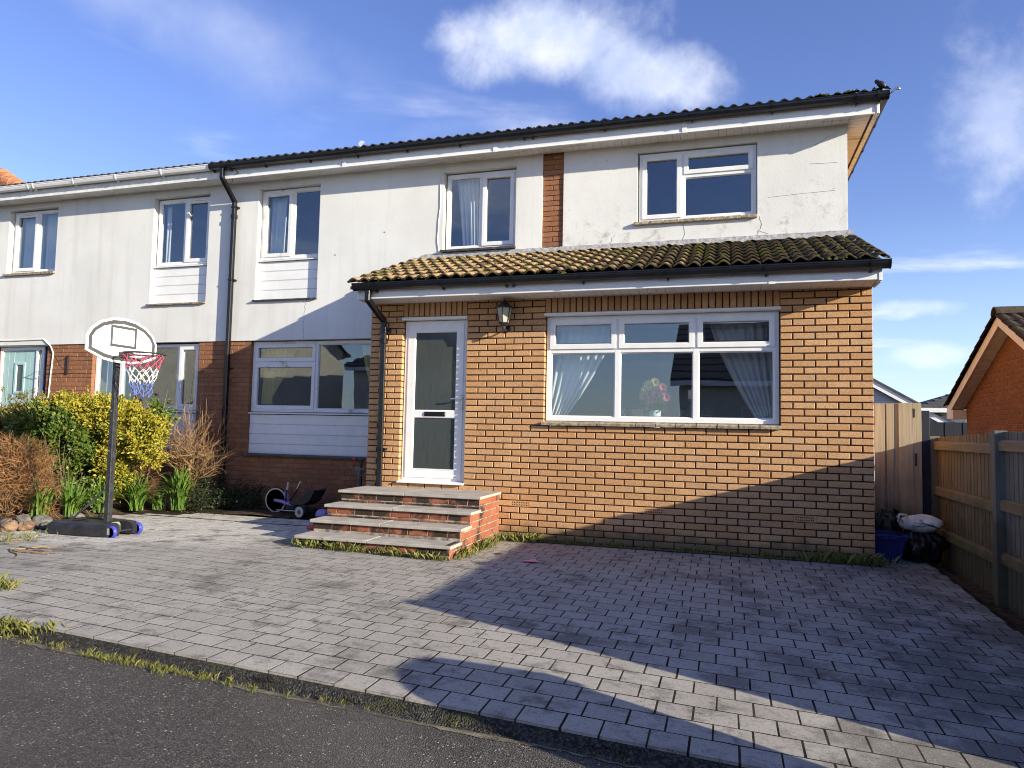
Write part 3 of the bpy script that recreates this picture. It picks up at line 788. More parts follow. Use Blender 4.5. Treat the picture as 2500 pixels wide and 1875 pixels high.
def gutter(house, x0, x1, yb, z, mat, name='gutter', ends=(True, True)):
    "square-line gutter, its back on the fascia at yb, lip at z"
    o = [(yb - .004, z), (yb - .012, z - .070), (yb - .060, z - .082), (yb - .098, z - .066), (yb - .112, z - .030), (yb - .116, z)]
    i_ = [(yb - .110, z), (yb - .106, z - .030), (yb - .094, z - .060), (yb - .060, z - .076), (yb - .018, z - .065), (yb - .010, z)]
    mb = MB().mat(mat).prism(o + i_, x0, x1, 'x')
    mb.prism([(yb - .121, z + .004), (yb - .121, z - .008), (yb - .1165, z - .008), (yb - .1165, z + .004)], x0, x1, 'x')
    for e, x in zip(ends, (x0, x1)):
        if e: mb.prism([(yb - .002, z + .003), (yb - .010, z - .074), (yb - .060, z - .086), (yb - .101, z - .070), (yb - .117, z - .030), (yb - .1225, z + .005)], x - .006, x + .006, 'x')
    return P(mb, name, house)
def gutter_clip(house, x, yb, z, mat, wd=0.022, name='gutter_bracket'):
    o = [(yb, z + .006), (yb - .009, z - .076), (yb - .060, z - .090), (yb - .103, z - .073), (yb - .119, z - .030), (yb - .126, z + .008)]
    i_ = [(yb - .1222, z + .008), (yb - .1162, z - .030), (yb - .0995, z - .068), (yb - .060, z - .084), (yb - .0125, z - .0715), (yb - .004, z + .006)]
    mb = MB().mat(mat).prism(o + i_, x - wd / 2, x + wd / 2, 'x')
    mb.box(x - wd * .4, x + wd * .4, yb - .05, yb, z - .105, z - .0865)
    P(mb, name, house)
def tiles_for(wd=0.30, ln=0.335, th=0.020, amp=0.042, rolls=2, mat='tile_buff'):
    "interlocking double-roll tile; local x across, y up the slope, z out"
    mb = MB().mat(mat); n = 12
    def hgt(s_):
        c = 0.5 - 0.5 * math.cos(2 * PI * s_ * rolls)
        return amp * (c ** 0.8)
    ts = [i / n for i in range(n + 1)]
    top0 = [(wd * (s_ - .5), 0.0, hgt(s_) + th) for s_ in ts]; top1 = [(wd * (s_ - .5), ln, hgt(s_) + th * .6) for s_ in ts]
    b0 = [(wd * (s_ - .5), 0.004, hgt(s_) - .002) for s_ in ts]; b1 = [(wd * (s_ - .5), ln, hgt(s_) - .006) for s_ in ts]
    k = n + 1; vs_ = top0 + top1 + b0 + b1
    fs = [(i, i + 1, k + i + 1, k + i) for i in range(n)] + [(2 * k + i, 2 * k + i + 1, i + 1, i) for i in range(n)] + [(3 * k + i, 3 * k + i + 1, 2 * k + i + 1, 2 * k + i) for i in range(n)]
    fs += [(0, k, 3 * k, 2 * k), (n, 2 * k + n, 3 * k + n, k + n)]
    mb.add(vs_, fs); return mb.mesh('roof_tile', True)
def downpipe(house, pts, sz, mat, clips, yw, name='downpipe'):
    mb = MB().mat(mat); h = sz / 2
    for a, b in zip(pts[:-1], pts[1:]):
        a = Vector(a); b = Vector(b); dv = (b - a); L = dv.length; q = dv.to_track_quat('Z', 'Y'); M = Matrix.Translation(a) @ q.to_matrix().to_4x4()
        mb.cbox(-h, h, -h, h, -h * .55, L + h * .55, 0.008, M)
    o = P(mb, name, house)
    for z in clips:
        x, y = pts[-1][0], pts[-1][1]
        P(MB().mat(mat).cbox(x - h - .006, x + h + .006, y - h - .005, y + h + .004, z - .016, z + .016, .003).box(x + h, x + h + .035, y + .0, yw, z - .012, z + .012), 'pipe_clip', o)
    for z in clips[:1]:
        P(MB().mat(mat).cbox(x - h - .007, x + h + .007, y - h - .007, y + h + .007, z - .19, z - .12, .003), 'pipe_socket', o)
    return o

# ================================================================== MAIN HOUSE
D = 1.45
house = thing('terraced_house', 'white rendered house with buff brick front extension, mossy tiled lean-to roof and black gutters', 'house', (-4.6, 0.7, 0))
PX = -9.33                                             # party line
# ---- inside: floors, ceilings and walls that keep the rooms dark
mb = MB().mat('plaster')
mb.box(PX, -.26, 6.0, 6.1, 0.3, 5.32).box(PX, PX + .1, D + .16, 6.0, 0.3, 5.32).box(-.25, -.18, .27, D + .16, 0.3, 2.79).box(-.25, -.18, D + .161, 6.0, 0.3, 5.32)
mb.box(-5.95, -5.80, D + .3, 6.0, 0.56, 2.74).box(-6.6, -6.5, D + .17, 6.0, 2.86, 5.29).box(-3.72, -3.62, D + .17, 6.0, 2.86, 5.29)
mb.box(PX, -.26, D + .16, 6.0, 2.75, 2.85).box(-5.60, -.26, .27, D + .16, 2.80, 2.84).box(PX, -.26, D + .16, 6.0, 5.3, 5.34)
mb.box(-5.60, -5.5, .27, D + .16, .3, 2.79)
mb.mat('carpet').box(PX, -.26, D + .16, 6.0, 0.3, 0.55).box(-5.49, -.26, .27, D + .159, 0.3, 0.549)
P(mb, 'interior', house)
# ---- rendered first floor
W3 = (-8.785, -7.635, 3.31, 5.15); W4 = (-5.52, -4.385, 3.91, 5.14); W5 = (-2.64, -1.08, 4.15, 5.16)
P(wall_grid(MB().mat('render_smooth'), PX, -3.992, 2.655, 5.30, D, D + .15, [W3, W4]), 'rendered_wall', house)
P(wall_grid(MB().mat('render_weathered'), -3.682, 0.0, 3.70, 5.30, D, D + .15, [W5]), 'rendered_wall', house, label='weathered white wall with dark stains and cracks')
P(MB().mat('brick_buff').box(-.15, -.001, D + .1505, 8, 0.0, 5.30).box(-.12, -.006, .26, D - .01, -.1, 2.9), 'side_wall', house)
P(MB().mat('mortar_brown').box(-3.9915, -3.6825, D + .032, D + .15, 3.70, 5.29), 'strip_mortar', house)
bricks = [(q, D + .022, .05, 'brick_brown') for q in lay(-3.990, -3.684, 3.75, 5.275, 5.26, [], -3.84, joint=.008)]
# ---- ground floor wall of the old front
L3 = (-8.835, -6.57, 0.82, 2.655)
P(wall_grid(MB().mat('mortar_brown'), PX, -5.87, -.1, 2.654, D + .028, D + .15, [(L3[0] - .003, L3[1], L3[2] - .02, 2.7)]), 'mortar', house)
bricks += [(q, D + .022, .10, 'brick_brown') for q in lay(PX, -5.87, -.08, 2.65, 2.655, [(L3[0], L3[1], L3[2] - .05, 2.7)], -8.84 - .1125, joint=.008)]
# ---- extension: buff brick with raked joints
WIN = (-3.545, -0.905, 1.372, 2.715); DOOR = (-5.415, -4.54, 0.62, 2.715)
AIR = [(-.7825, -.5575), (-2.3575, -2.1325), (-3.9325, -3.7075)]
ops = [(WIN[0], WIN[1], WIN[2], 2.95), (DOOR[0], DOOR[1], DOOR[2], 2.95)]
P(wall_grid(MB().mat('mortar_buff'), -5.864, -.004, -.1, 2.899, .012, .25, grow([WIN, DOOR], .006)), 'mortar', house)
airops = [(a, b, .396, .469) for a, b in AIR]
bricks += [(q, 0.0, .095, 'brick_buff') for q in lay(-5.868, 0.0, -.06, 2.897, 2.87, ops + airops, -.1075, joint=.0125, perp=.0155)]
def bkey(e):
    q, yf, dp, mt = e
    inv = in_view(q[0], yf, q[1], 0)
    hid = (mt == 'brick_buff' and q[0] < -4.1 and q[1] < .54 and q[0] > -5.8) or (mt == 'brick_brown' and q[0] > -6.7 and q[1] < 3) or (mt == 'brick_brown' and q[1] > 3 and q[1] < 3.86)
    return (not inv, hid, (Vector((q[0], yf, q[1])) - CAM).length / math.sqrt(q[2] * q[3]) ** .4)
bricks.sort(key=bkey)
rest = MB()
for i, (q, yf, dp, mt) in enumerate(bricks):
    if i < 300: place_brick(q, yf, dp, mt, house)
    else: place_brick(q, yf, dp, mt, joined=rest)
P(rest, 'brickwork', house, kind='stuff')
# soldier courses over the door and the window
for (a, b, n) in ((DOOR[0], DOOR[1], 12), (WIN[0], WIN[1], 35)):
    st_ = (b - a) / n
    for i in range(n):
        place_brick((a + st_ * (i + .5), 2.805, st_ - .014, .178), 0.0, .095, 'brick_buff', house, name='soldier_brick')
# air bricks
ab = MB().mat('brick_buff'); holes = [(-.1125 + .02 + i * .0215, -.1125 + .033 + i * .0215, z, z + .013) for i in range(9) for z in (-.022, .006)]
wall_grid(ab, -.1105, .1105, -.034, .034, 0, .06, holes); ab.mat('rubber').box(-.1, .1, .05, .058, -.03, .03)
abm = ab.mesh('air_brick')
for a, b in AIR:
    under_any(house, link('air_brick', abm, None, ((a + b) / 2, 0.001, .4325)))
# sill of flat bricks under the big window
n = 12; st_ = (WIN[1] - WIN[0] + .03) / n
for i in range(n):
    x = WIN[0] - .02 + st_ * (i + .5)
    mb = MB().mat('sill_stone'); a = st_ / 2 - .005; j = R.uniform(-.004, .004)
    mb.prism([(-.045 + j, WIN[2]), (-.05 + j, WIN[2] + .026), (-.042 + j, WIN[2] + .038), (.08, WIN[2] + .05), (.08, WIN[2])], x - a, x + a, 'x')
    P(mb, 'sill_brick', house)
P(MB().mat('mortar_pale').box(WIN[0] - .01, WIN[1] + .005, -.038, .08, WIN[2] + .002, WIN[2] + .030), 'sill_mortar', house)
# ---- windows
yw = D + .085
window(house, W3[0] + .012, W3[1] - .008, 3.985, W3[3] - .012, yw, [-8.185], {}, {(0, 0)}, mat='pvc_grubby')
cladding(house, W3[0] + .004, W3[1] - .002, W3[2] + .012, 3.945, D + .07, 4)
stone_sill(house, W3[0] - .02, W3[1] + .01, W3[2] + .010, D, 'sill_tile', .03)
window(house, W4[0] + .02, W4[1] - .012, 3.962, W4[3] - .02, yw, [-4.945], {}, {(1, 0)}, sill=False, mat='pvc_white')
stone_sill(house, W4[0] - .02, W4[1] + .01, 3.96, D, 'sill_tile', .04)
window(house, W5[0] + .02, W5[1] - .008, 4.185, W5[3] - .015, D + .05, [-2.04], {1: 4.80}, {(0, 0), (1, 1)}, sill=False)
n = 8; st_ = 1.60 / n
for i in range(n):
    x = -2.68 + st_ * (i + .5)
    P(MB().mat('sill_stone').cbox(x - st_ / 2 + .003, x + st_ / 2 - .003, D - .05 + R.uniform(-.005, .005), D + .06, 4.135 + R.uniform(-.003, .003), 4.178, .005), 'sill_brick', house)
window(house, L3[0] + .008, L3[1], 1.512, 2.642, D + .085, [-7.645], {0: 2.30}, {(0, 1), (0, 0)}, mat='pvc_grubby', vent=[(-8.40, -8.08, 2.612)])
cladding(house, L3[0] + .006, L3[1], .84, 1.468, D + .075, 4)
stone_sill(house, L3[0] - .06, L3[1], .842, D + .02, 'sill_tile', .04)
big = window(house, WIN[0] + .012, WIN[1] - .010, 1.425, 2.672, .06, [-2.682, -1.798], {0: 2.262, 1: 2.262, 2: 2.262}, {(0, 1), (1, 1), (2, 1)}, sill=False)
for (a, b, z) in ((WIN[0] - .004, WIN[1] + .004, 2.678), (DOOR[0] - .004, DOOR[1] + .004, 2.675)):
    P(MB().mat('pvc_white').prism([(.10, z - .004), (-.020, z - .004), (-.028, z + .004), (-.028, z + .028), (-.012, z + .034), (.10, z + .034)], a, b, 'x'), 'head_trim', house)
# ---- front door
dx0, dx1, dz0, dz1 = DOOR[0] + .012, DOOR[1] - .010, .655, 2.665
dm = MB().mat('pvc_white'); ring(dm, dx0, dx1, dz0, dz1, .055, .06, .07)
door = P(dm, 'front_door', house)
lf = MB().mat('pvc_white'); a, b, c, e = dx0 + .045, dx1 - .045, dz0 + .03, dz1 - .045
ring(lf, a, b, c, e, .105, .05, .05, .012)
lf.cbox(a + .09, b - .09, .053, .095, 1.434, 1.535, .008).box(a + .09, b - .09, .051, .095, c + .10, c + .115)
P(lf, 'door_leaf', door)
for (z0_, z1_) in ((c + .100, 1.437), (1.533, e - .102)):
    P(MB().mat('glass_obscure').box(a + .100, b - .100, .070, .078, z0_, z1_), 'pane', door)
P(MB().mat('pvc_black').cbox(-5.108, -4.822, .044, .060, 1.455, 1.513, .004).cbox(-5.10, -4.83, .038, .046, 1.470, 1.506, .003), 'letter_plate', door)
P(MB().mat('chrome').cbox(-4.625, -4.590, .038, .051, 1.53, 1.72, .004).tube([(-4.607, .04, 1.683), (-4.607, .005, 1.683), (-4.63, .0, 1.682), (-4.735, .0, 1.676)], .009, 8), 'door_handle', door)
P(MB().mat('pvc_white').prism([(.12, .62), (-.045, .62), (-.045, .634), (.05, .655), (.12, .655)], DOOR[0] - .004, DOOR[1] + .004, 'x'), 'door_sill', door)
# ---- extension roof
PITCH = math.atan(0.384); ys_, zs_ = -0.515, 3.050
up_s = Vector((0, math.cos(PITCH), math.sin(PITCH))); nrm = Vector((0, -math.sin(PITCH), math.cos(PITCH)))
tile = tiles_for(); gauge = 0.283
for r_ in range(7):
    for c in range(20):
        x = -5.93 + .30 * (c + .5)
        base = Vector((x, ys_, zs_)) + up_s * (gauge * r_)
        tl = R.uniform(-.008, .008)
        o = link('roof_tile', tile, None, base + nrm * (.022 + R.uniform(-.002, .003)), Euler((PITCH - 0.085 + tl * .4, 0, 0)))
        o.rotation_euler = (PITCH - 0.085 + tl * .5, R.uniform(-.006, .006), R.uniform(-.010, .010))
        under_any(house, o)
mb = MB().mat('roof_grey')
mb.prism([(-.50, 3.028), (D + .05, 3.028 + .384 * (D + .55)), (D + .05, 2.99 + .384 * (D + .55)), (-.50, 2.99)], -5.90, .055, 'x')
P(mb, 'roof_deck', house)
# lead flashing dressed over the top course, rumpled
mb = MB().mat('lead'); vs_ = []; xs_ = lin(-5.95, .06, 110)
for i, x in enumerate(xs_):
    wv_ = .010 * math.sin(x * 42) + .006 * math.sin(x * 17 + 1) + R.uniform(-.004, .004)
    top = 3.905 if x > -5.82 else 3.905 - (-5.82 - x) * .55
    vs_ += [(x, D - .004, top + R.uniform(-.004, .004)), (x, D - .010, 3.86), (x, D - .06 + wv_, 3.845 + wv_), (x, D - .155 + R.uniform(-.01, .01), 3.800 + wv_ * 1.4)]
mb.add(vs_, [(4 * i + k, 4 * i + 4 + k, 4 * i + 5 + k, 4 * i + 1 + k) for i in range(len(xs_) - 1) for k in range(3)])
P(mb, 'lead_flashing', house, smooth=True)
# moss cushions growing on the lean-to tiles
mb = MB().mat('moss')
for i in range(230):
    s_ = R.random(); x = R.choice([R.uniform(-5.9, 0), R.gauss(-3.3, .7), R.gauss(-5.3, .4), R.gauss(-.2, .25)]); x = min(max(x, -5.9), .03)
    k = R.randint(0, 6); ph = R.choice([.0, .02, .05, .25]) * gauge
    hx_ = .036 * (.5 - .5 * math.cos(2 * PI * ((x + 5.93) % .15) / .15))
    c = Vector((x, ys_, zs_)) + up_s * (gauge * k + ph) + nrm * (hx_ + .016)
    r1 = R.uniform(.010, .032); n_ = 6
    vs_ = [tuple(c + nrm * r1 * .7)] + [tuple(c + Vector((math.cos(2 * PI * q / n_), 0, 0)) * r1 * R.uniform(.8, 1.3) + up_s * math.sin(2 * PI * q / n_) * r1 * R.uniform(.7, 1.2) - nrm * .004) for q in range(n_)]
    mb.add(vs_, [(0, 1 + q, 1 + (q + 1) % n_) for q in range(n_)])
P(mb, 'roof_moss', house, smooth=True, kind='stuff')
# fascia, soffit and gutter of the extension
P(MB().mat('pvc_white').prism([(-.415, 2.885), (-.408, 2.879), (-.395, 2.879), (-.395, 3.03), (-.415, 3.03)], -5.84, -1.02, 'x'), 'fascia_board', house)
P(MB().mat('pvc_white').prism([(-.415, 2.885), (-.408, 2.879), (-.395, 2.879), (-.395, 3.03), (-.415, 3.03)], -1.018, .008, 'x'), 'fascia_board', house)
P(MB().mat('pvc_white').cbox(-1.05, -.985, -.4195, -.4155, 2.876, 3.02, .0015), 'fascia_joint', house)
for x in (-5.843, -.012): P(MB().mat('pvc_white').cbox(x - .003, x + .028, -.421, -.30, 2.873, 3.03, .003), 'fascia_corner', house)
P(MB().mat('pvc_white').prism([(-.30, 2.88), (-.01, 2.88), (D, 3.52), (D, 3.72), (-.30, 3.07)], -5.862, -5.842, 'x'), 'barge_board', house)
P(MB().mat('pvc_white').prism([(-.30, 2.88), (-.01, 2.88), (D, 3.52), (D, 3.72), (-.30, 3.07)], .008, .028, 'x'), 'barge_board', house)
n = 58; st_ = 5.82 / n
for i in range(n):
    x = -5.83 + st_ * (i + .5)
    P(MB().mat('soffit_pvc').prism([(x - st_ / 2 + .0035, 2.8935), (x - st_ / 2 + .006, 2.8905), (x + st_ / 2 - .001, 2.8905), (x + st_ / 2, 2.8935), (x + st_ / 2, 2.9), (x - st_ / 2, 2.9)], -.394, -.002, 'y'), 'soffit_board', house)
P(MB().mat('rubber').box(-5.83, 0, -.3935, -.372, 2.887, 2.8895), 'soffit_vent', house)
gutter(house, -5.86, .075, -.415, 3.058, 'pvc_black')
for x in (-5.71, -4.685, -3.90, -3.815, -3.0, -2.07, -1.075, -.09): gutter_clip(house, x, -.415, 3.058, 'pvc_black', .024)
for x in (-5.565,): gutter_clip(house, x, -.415, 3.058, 'pvc_black', .03)
P(MB().mat('pvc_black').prism([(-.416, 3.05), (-.425, 2.978), (-.475, 2.964), (-.520, 2.982), (-.535, 3.028), (-.540, 3.062)], -5.70, -5.58, 'x').cbox(-5.70, -5.63, -.51, -.44, 2.93, 2.975, .006), 'gutter_outlet', house)
downpipe(house, [(-5.665, -.475, 2.965), (-5.665, -.475, 2.86), (-5.655, -.066, 2.66), (-5.648, -.064, .555)], .066, 'pvc_black', [2.56, 1.03, 2.52], 0.0)
# ---- main roof
m_ = math.tan(rad(21.5)); ey, ez = 1.075, 5.455
rg = ez + m_ * 4.6
mb = MB().mat('roof_grey'); hx1 = .34
mb.add([(PX, ey + .03, ez + .0), (hx1, ey + .03, ez), (hx1 - 4.6, ey + 4.6, rg), (PX, ey + 4.6, rg), (hx1, ey + 9.2, ez), (PX, ey + 9.2, ez)],
       [(0, 1, 2, 3), (1, 4, 2), (2, 4, 5, 3), (0, 3, 5)])
mb.box(PX, .28, 1.18, 9.9, 5.345, 5.40)
P(mb, 'main_roof', house)
mtile = tiles_for(mat='tile_dark')
pm_ = math.atan(m_)
for r_ in range(2):
    for c in range(32):
        x = PX + .02 + .302 * (c + .5)
        b = Vector((x, ey - .015, ez + .006)) + Vector((0, math.cos(pm_), math.sin(pm_))) * (.30 * r_)
        o = link('eaves_tile', mtile, None, b, Euler((pm_ - .04, R.uniform(-.006, .006), R.uniform(-.012, .012)))); under_any(house, o)
# mortar, moss and hip end at the corner
mb = MB().mat('moss')
for i in range(46):
    x = R.uniform(-.45, .32); c = Vector((x, ey + R.uniform(-.05, .08), ez + .045 + R.uniform(0, .02))); r1 = R.uniform(.012, .03)
    vs_ = [tuple(c + Vector((0, 0, r1)))] + [tuple(c + Vector((math.cos(q * PI / 3) * r1 * 1.4, math.sin(q * PI / 3) * r1 * 1.3, -.012))) for q in range(6)]
    mb.add(vs_, [(0, 1 + q, 1 + (q + 1) % 6) for q in range(6)])
P(mb, 'eaves_moss', house, smooth=True, kind='stuff')
mb = MB().mat('mortar_pale'); mb.lathe([(.0, .0), (.06, .0), (.075, .03), (.06, .05), (.0, .055)], (.30, ey + .05, ez + .02), n=10)
P(mb, 'hip_mortar', house, smooth=True)
# fascia, soffits, gutters
for (a, b) in ((PX - .02, -7.05), (-7.048, -4.62), (-4.618, -2.0), (-1.998, .309)):
    P(MB().mat('pvc_white').prism([(1.150, 5.268), (1.141, 5.262), (1.141, 5.250), (1.168, 5.250), (1.168, 5.42), (1.150, 5.42)], a, b, 'x'), 'fascia_board', house)
    if a > -9: P(MB().mat('pvc_white').cbox(a - .03, a + .03, 1.137, 1.1405, 5.246, 5.41, .0015), 'fascia_joint', house)
P(MB().mat('pvc_white').cbox(.280, .313, 1.134, 1.24, 5.244, 5.42, .003), 'fascia_corner', house)
P(MB().mat('pvc_white').box(.292, .309, 1.24, 9.9, 5.250, 5.42), 'side_fascia', house)
n = 95; st_ = (-.0 - PX) / n
for i in range(n):
    x = PX + st_ * (i + .5)
    P(MB().mat('soffit_pvc').prism([(x - st_ / 2 + .0035, 5.2775), (x - st_ / 2 + .006, 5.2735), (x + st_ / 2 - .001, 5.2735), (x + st_ / 2, 5.2775), (x + st_ / 2, 5.284), (x - st_ / 2, 5.284)], 1.169, 1.452, 'y'), 'soffit_board', house)
for i in range(40):
    y = 1.169 + .10 * i
    P(MB().mat('soffit_pvc').prism([(y + .0035, 5.2775), (y + .006, 5.2735), (y + .099, 5.2735), (y + .1, 5.2775), (y + .1, 5.284), (y, 5.284)], .002, .291, 'x'), 'side_soffit_board', house)
P(MB().mat('rubber').box(PX, .25, 1.1695, 1.186, 5.270, 5.2725).box(.235, .262, 1.19, 5.1, 5.270, 5.2725), 'soffit_vent', house)
gutter(house, PX - .12, .40, 1.141, 5.470, 'pvc_black')
for x in (-9.41, -9.08, -8.43, -7.62, -6.80, -5.98, -5.15, -4.18, -4.06, -3.05, -1.90, -.915, .055, .285): gutter_clip(house, x, 1.141, 5.470, 'pvc_black', .024)
sg = [(.309, 5.46), (.317, 5.39), (.365, 5.378), (.403, 5.394), (.417, 5.43), (.421, 5.462), (.414, 5.462), (.40, 5.40), (.365, 5.385), (.325, 5.395), (.316, 5.46)]
P(MB().mat('pvc_black').prism(sg, 1.10, 9.5, 'y'), 'side_gutter', house)
for y in (1.9, 2.75, 3.6, 4.5): P(MB().mat('pvc_black').prism([(.307, 5.465), (.314, 5.384), (.365, 5.370), (.408, 5.388), (.424, 5.43), (.428, 5.468)], y, y + .03, 'y'), 'gutter_bracket', house)
downpipe(house, [(-9.215, 1.075, 5.385), (-9.215, 1.075, 5.25), (-9.212, D - .055, 4.95), (-9.212, D - .055, .12)], .066, 'pvc_black', [4.86, 3.65, 2.2, .9], D)
P(MB().mat('wire').tube([(-9.03, 1.13, 5.40), (-8.95, 1.12, 5.33), (-9.12, 1.20, 5.266), (-9.2, 1.3, 5.262)], .006, 6), 'loose_wire', house)
P(MB().mat('chrome').tube([(.41, 1.06, 5.44), (.45, 1.05, 5.47), (.475, 1.05, 5.50), (.50, 1.05, 5.505), (.512, 1.05, 5.49)], .010, 8).lathe([(.0, -.022), (.018, -.014), (.024, 0), (.018, .014), (.0, .022)], (.502, 1.05, 5.482), n=12), 'gutter_hook', house, smooth=True)
# cracks in the render and a thin white cable beside the middle window
def crack(pts, wob=.012):
    q = []
    for a, b in zip(pts[:-1], pts[1:]):
        for i in range(6): f = i / 6; q.append((a[0] + (b[0] - a[0]) * f + R.uniform(-wob, wob), D - .0006, a[1] + (b[1] - a[1]) * f))
    q.append((pts[-1][0], D - .0006, pts[-1][1]))
    P(MB().mat('crack_line').tube(q, .0022, 4, False), 'crack', house)
crack([(-7.82, 3.29), (-7.84, 3.05), (-7.86, 2.85), (-7.84, 2.66)]); crack([(-1.06, 4.16), (-1.03, 4.02), (-1.10, 3.90)]); crack([(-1.08, 3.97), (-.95, 3.92)])
crack([(-2.02, 4.13), (-2.00, 3.98), (-2.03, 3.90)]); crack([(-2.95, 4.02), (-3.02, 3.9)]); crack([(-.95, 4.40), (-.5, 4.42), (-.15, 4.43)], .003); crack([(-.45, 4.80), (-.12, 4.79)], .003); crack([(-.2, 5.15), (-.45, 5.0)], .004)
P(MB().mat('cable_white').tube([(-5.56, D - .006, 5.27), (-5.575, D - .006, 4.9), (-5.57, D - .006, 4.6), (-5.59, D - .006, 4.4), (-5.60, D - .006, 4.1), (-5.57, D - .006, 3.92)], .006, 6), 'cable', house)
for (x, z) in ((-7.35, 3.97), (-6.5, 4.28)):
    P(MB().mat('crack_line').cbox(x, x + .03, D - .002, D + .002, z, z + .018, .0008), 'chipped_spot', house)

# ================================================================== NEIGHBOURING HOUSE (left)
nb = thing('terraced_house', 'adjoining white house on the left with white gutter and mint green front door', 'house', (-13, 1.5, 0))
NX = -19.5
W1 = (-14.25, -13.075, 3.95, 5.18); W2 = (-10.91, -9.75, 3.31, 5.16)
P(wall_grid(MB().mat('render_smooth'), NX, PX - .001, 2.655, 5.34, D, D + .15, [W1, W2]), 'rendered_wall', nb)
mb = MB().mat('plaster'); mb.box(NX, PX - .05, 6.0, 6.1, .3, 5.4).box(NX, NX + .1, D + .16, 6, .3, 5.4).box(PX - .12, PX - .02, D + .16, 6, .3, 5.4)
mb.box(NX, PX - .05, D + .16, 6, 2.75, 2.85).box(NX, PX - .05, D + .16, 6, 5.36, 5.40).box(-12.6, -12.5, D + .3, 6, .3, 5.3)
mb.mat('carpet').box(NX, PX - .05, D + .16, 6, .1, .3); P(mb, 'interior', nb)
L2 = (-12.10, -9.845, .82, 2.655); ND = (-14.40, -13.15, .15, 2.655)
P(wall_grid(MB().mat('mortar_brown'), NX, PX - .001, -.1, 2.654, D + .0275, D + .15, [(L2[0] - .003, L2[1] + .003, L2[2] - .05, 2.7), (ND[0] - .003, ND[1] + .003, ND[2], 2.7)]), 'mortar', nb)
nbr = [q for q in lay(-14.75, PX - .002, -.05, 2.65, 2.655, [(L2[0], L2[1], L2[2] - .05, 2.7), (ND[0], ND[1], ND[2], 2.7)], -12.10 + .1125, joint=.009)]
def nk(q): return (q[1] < .9 and q[0] < -10.2, (Vector((q[0], D, q[1])) - CAM).length)
nbr.sort(key=nk); rest = MB()
for i, q in enumerate(nbr):
    if i < 290: place_brick(q, D + .02, .10, 'brick_brown', nb)
    else: place_brick(q, D + .02, .10, 'brick_brown', joined=rest)
P(rest, 'brickwork', nb, kind='stuff')
P(MB().mat('brick_brown').box(NX, -14.755, D + .0205, D + .03, -.05, 2.65), 'far_brickwork', nb)
window(nb, W1[0] + .03, W1[1] - .01, 4.0, W1[3] - .02, yw, [-13.63], {}, {(0, 0)}, sill=False, vent=[(-14.06, -13.78, 5.10)])
stone_sill(nb, W1[0] - .03, W1[1] + .01, 3.995, D, 'sill_stone', .05)
window(nb, W2[0] + .03, W2[1] - .008, 3.985, W2[3] - .02, yw, [-10.305], {}, {(1, 0)}, vent=[(-10.2, -9.86, 5.085)])
cladding(nb, W2[0] + .004, W2[1] - .002, W2[2] + .014, 3.945, D + .07, 4)
stone_sill(nb, W2[0] - .03, W2[1] + .01, W2[2] + .012, D, 'sill_stone', .035)
window(nb, L2[0] + .01, L2[1] - .008, 1.512, 2.63, D + .085, [-11.52, -10.30], {}, {(2, 0)})
cladding(nb, L2[0] + .006, L2[1] - .004, .84, 1.468, D + .075, 4)
stone_sill(nb, L2[0] - .05, L2[1] + .05, .842, D + .02, 'sill_tile', .04)
# front door of the neighbour
nd = MB().mat('pvc_white'); ring(nd, ND[0] + .01, -13.32, .2, 2.63, .06, D + .10, .07); nd.cbox(-13.52, -13.46, D + .101, D + .16, .25, 2.58, .004)
ndo = P(nd, 'front_door', nb)
lx0, lx1 = -14.32, -13.53
for i in range(6):
    a = lx0 + (lx1 - lx0) * i / 6; b = lx0 + (lx1 - lx0) * (i + 1) / 6
    if 2 <= i <= 3: P(MB().mat('door_mint').box(a + .002, b - .002, D + .125, D + .16, .26, 1.78).box(a + .002, b - .002, D + .125, D + .16, 2.34, 2.575), 'door_plank', ndo)
    else: P(MB().mat('door_mint').cbox(a + .001, b - .001, D + .122, D + .16, .26, 2.575, .004), 'door_plank', ndo)
g = MB().mat('door_mint'); ring(g, -14.04, -13.78, 1.77, 2.35, .05, D + .108, .03); P(g, 'glazing_frame', ndo)
P(MB().mat('glass_obscure').box(-13.995, -13.825, D + .135, D + .14, 1.81, 2.31), 'pane', ndo)
P(MB().mat('glass').box(-13.455, -13.385, D + .13, D + .136, .27, 2.57), 'side_pane', ndo)
P(MB().mat('fence_navy').box(-13.315, -13.155, D + .12, D + .15, .16, 2.65), 'dark_post', ndo)
P(MB().mat('pvc_white').box(ND[0], ND[1], D + .05, D + .12, 2.635, 2.657), 'door_head', nb)
mb = MB().mat('cable_white').tube([(-16, D - .008, 2.735), (-14.5, D - .008, 2.745), (-13.9, D - .008, 2.74), (-13.22, D - .008, 2.75), (-13.16, D - .008, 2.70), (-13.05, D - .004, 2.62), (-13.0, D + .01, 2.50), (-13.03, D + .01, 2.1), (-13.06, D + .01, 1.6), (-13.06, D + .01, .4)], .012, 6); P(mb, 'cable', nb)
mb = MB().mat('wire')
mb.cbox(-12.66, -12.635, D - .006, D + .018, 2.12, 2.46, .003)
mb.tube([(-12.65, D, 2.42), (-12.65, D - .13, 2.43), (-12.65, D - .27, 2.42)], .006, 6).tube([(-12.65, D, 2.16), (-12.65, D - .12, 2.24), (-12.65, D - .25, 2.42)], .006, 6)
P(mb, 'basket_bracket', nb)
mb = MB().mat('roof_grey')
mb.add([(NX, ey + .03, ez + .03), (PX, ey + .03, ez), (PX, ey + 4.6, rg), (NX, ey + 4.6, rg + .03), (PX, ey + 9.2, ez), (NX, ey + 9.2, ez)], [(0, 1, 2, 3), (2, 4, 5, 3), (0, 3, 5)])
P(mb, 'main_roof', nb)
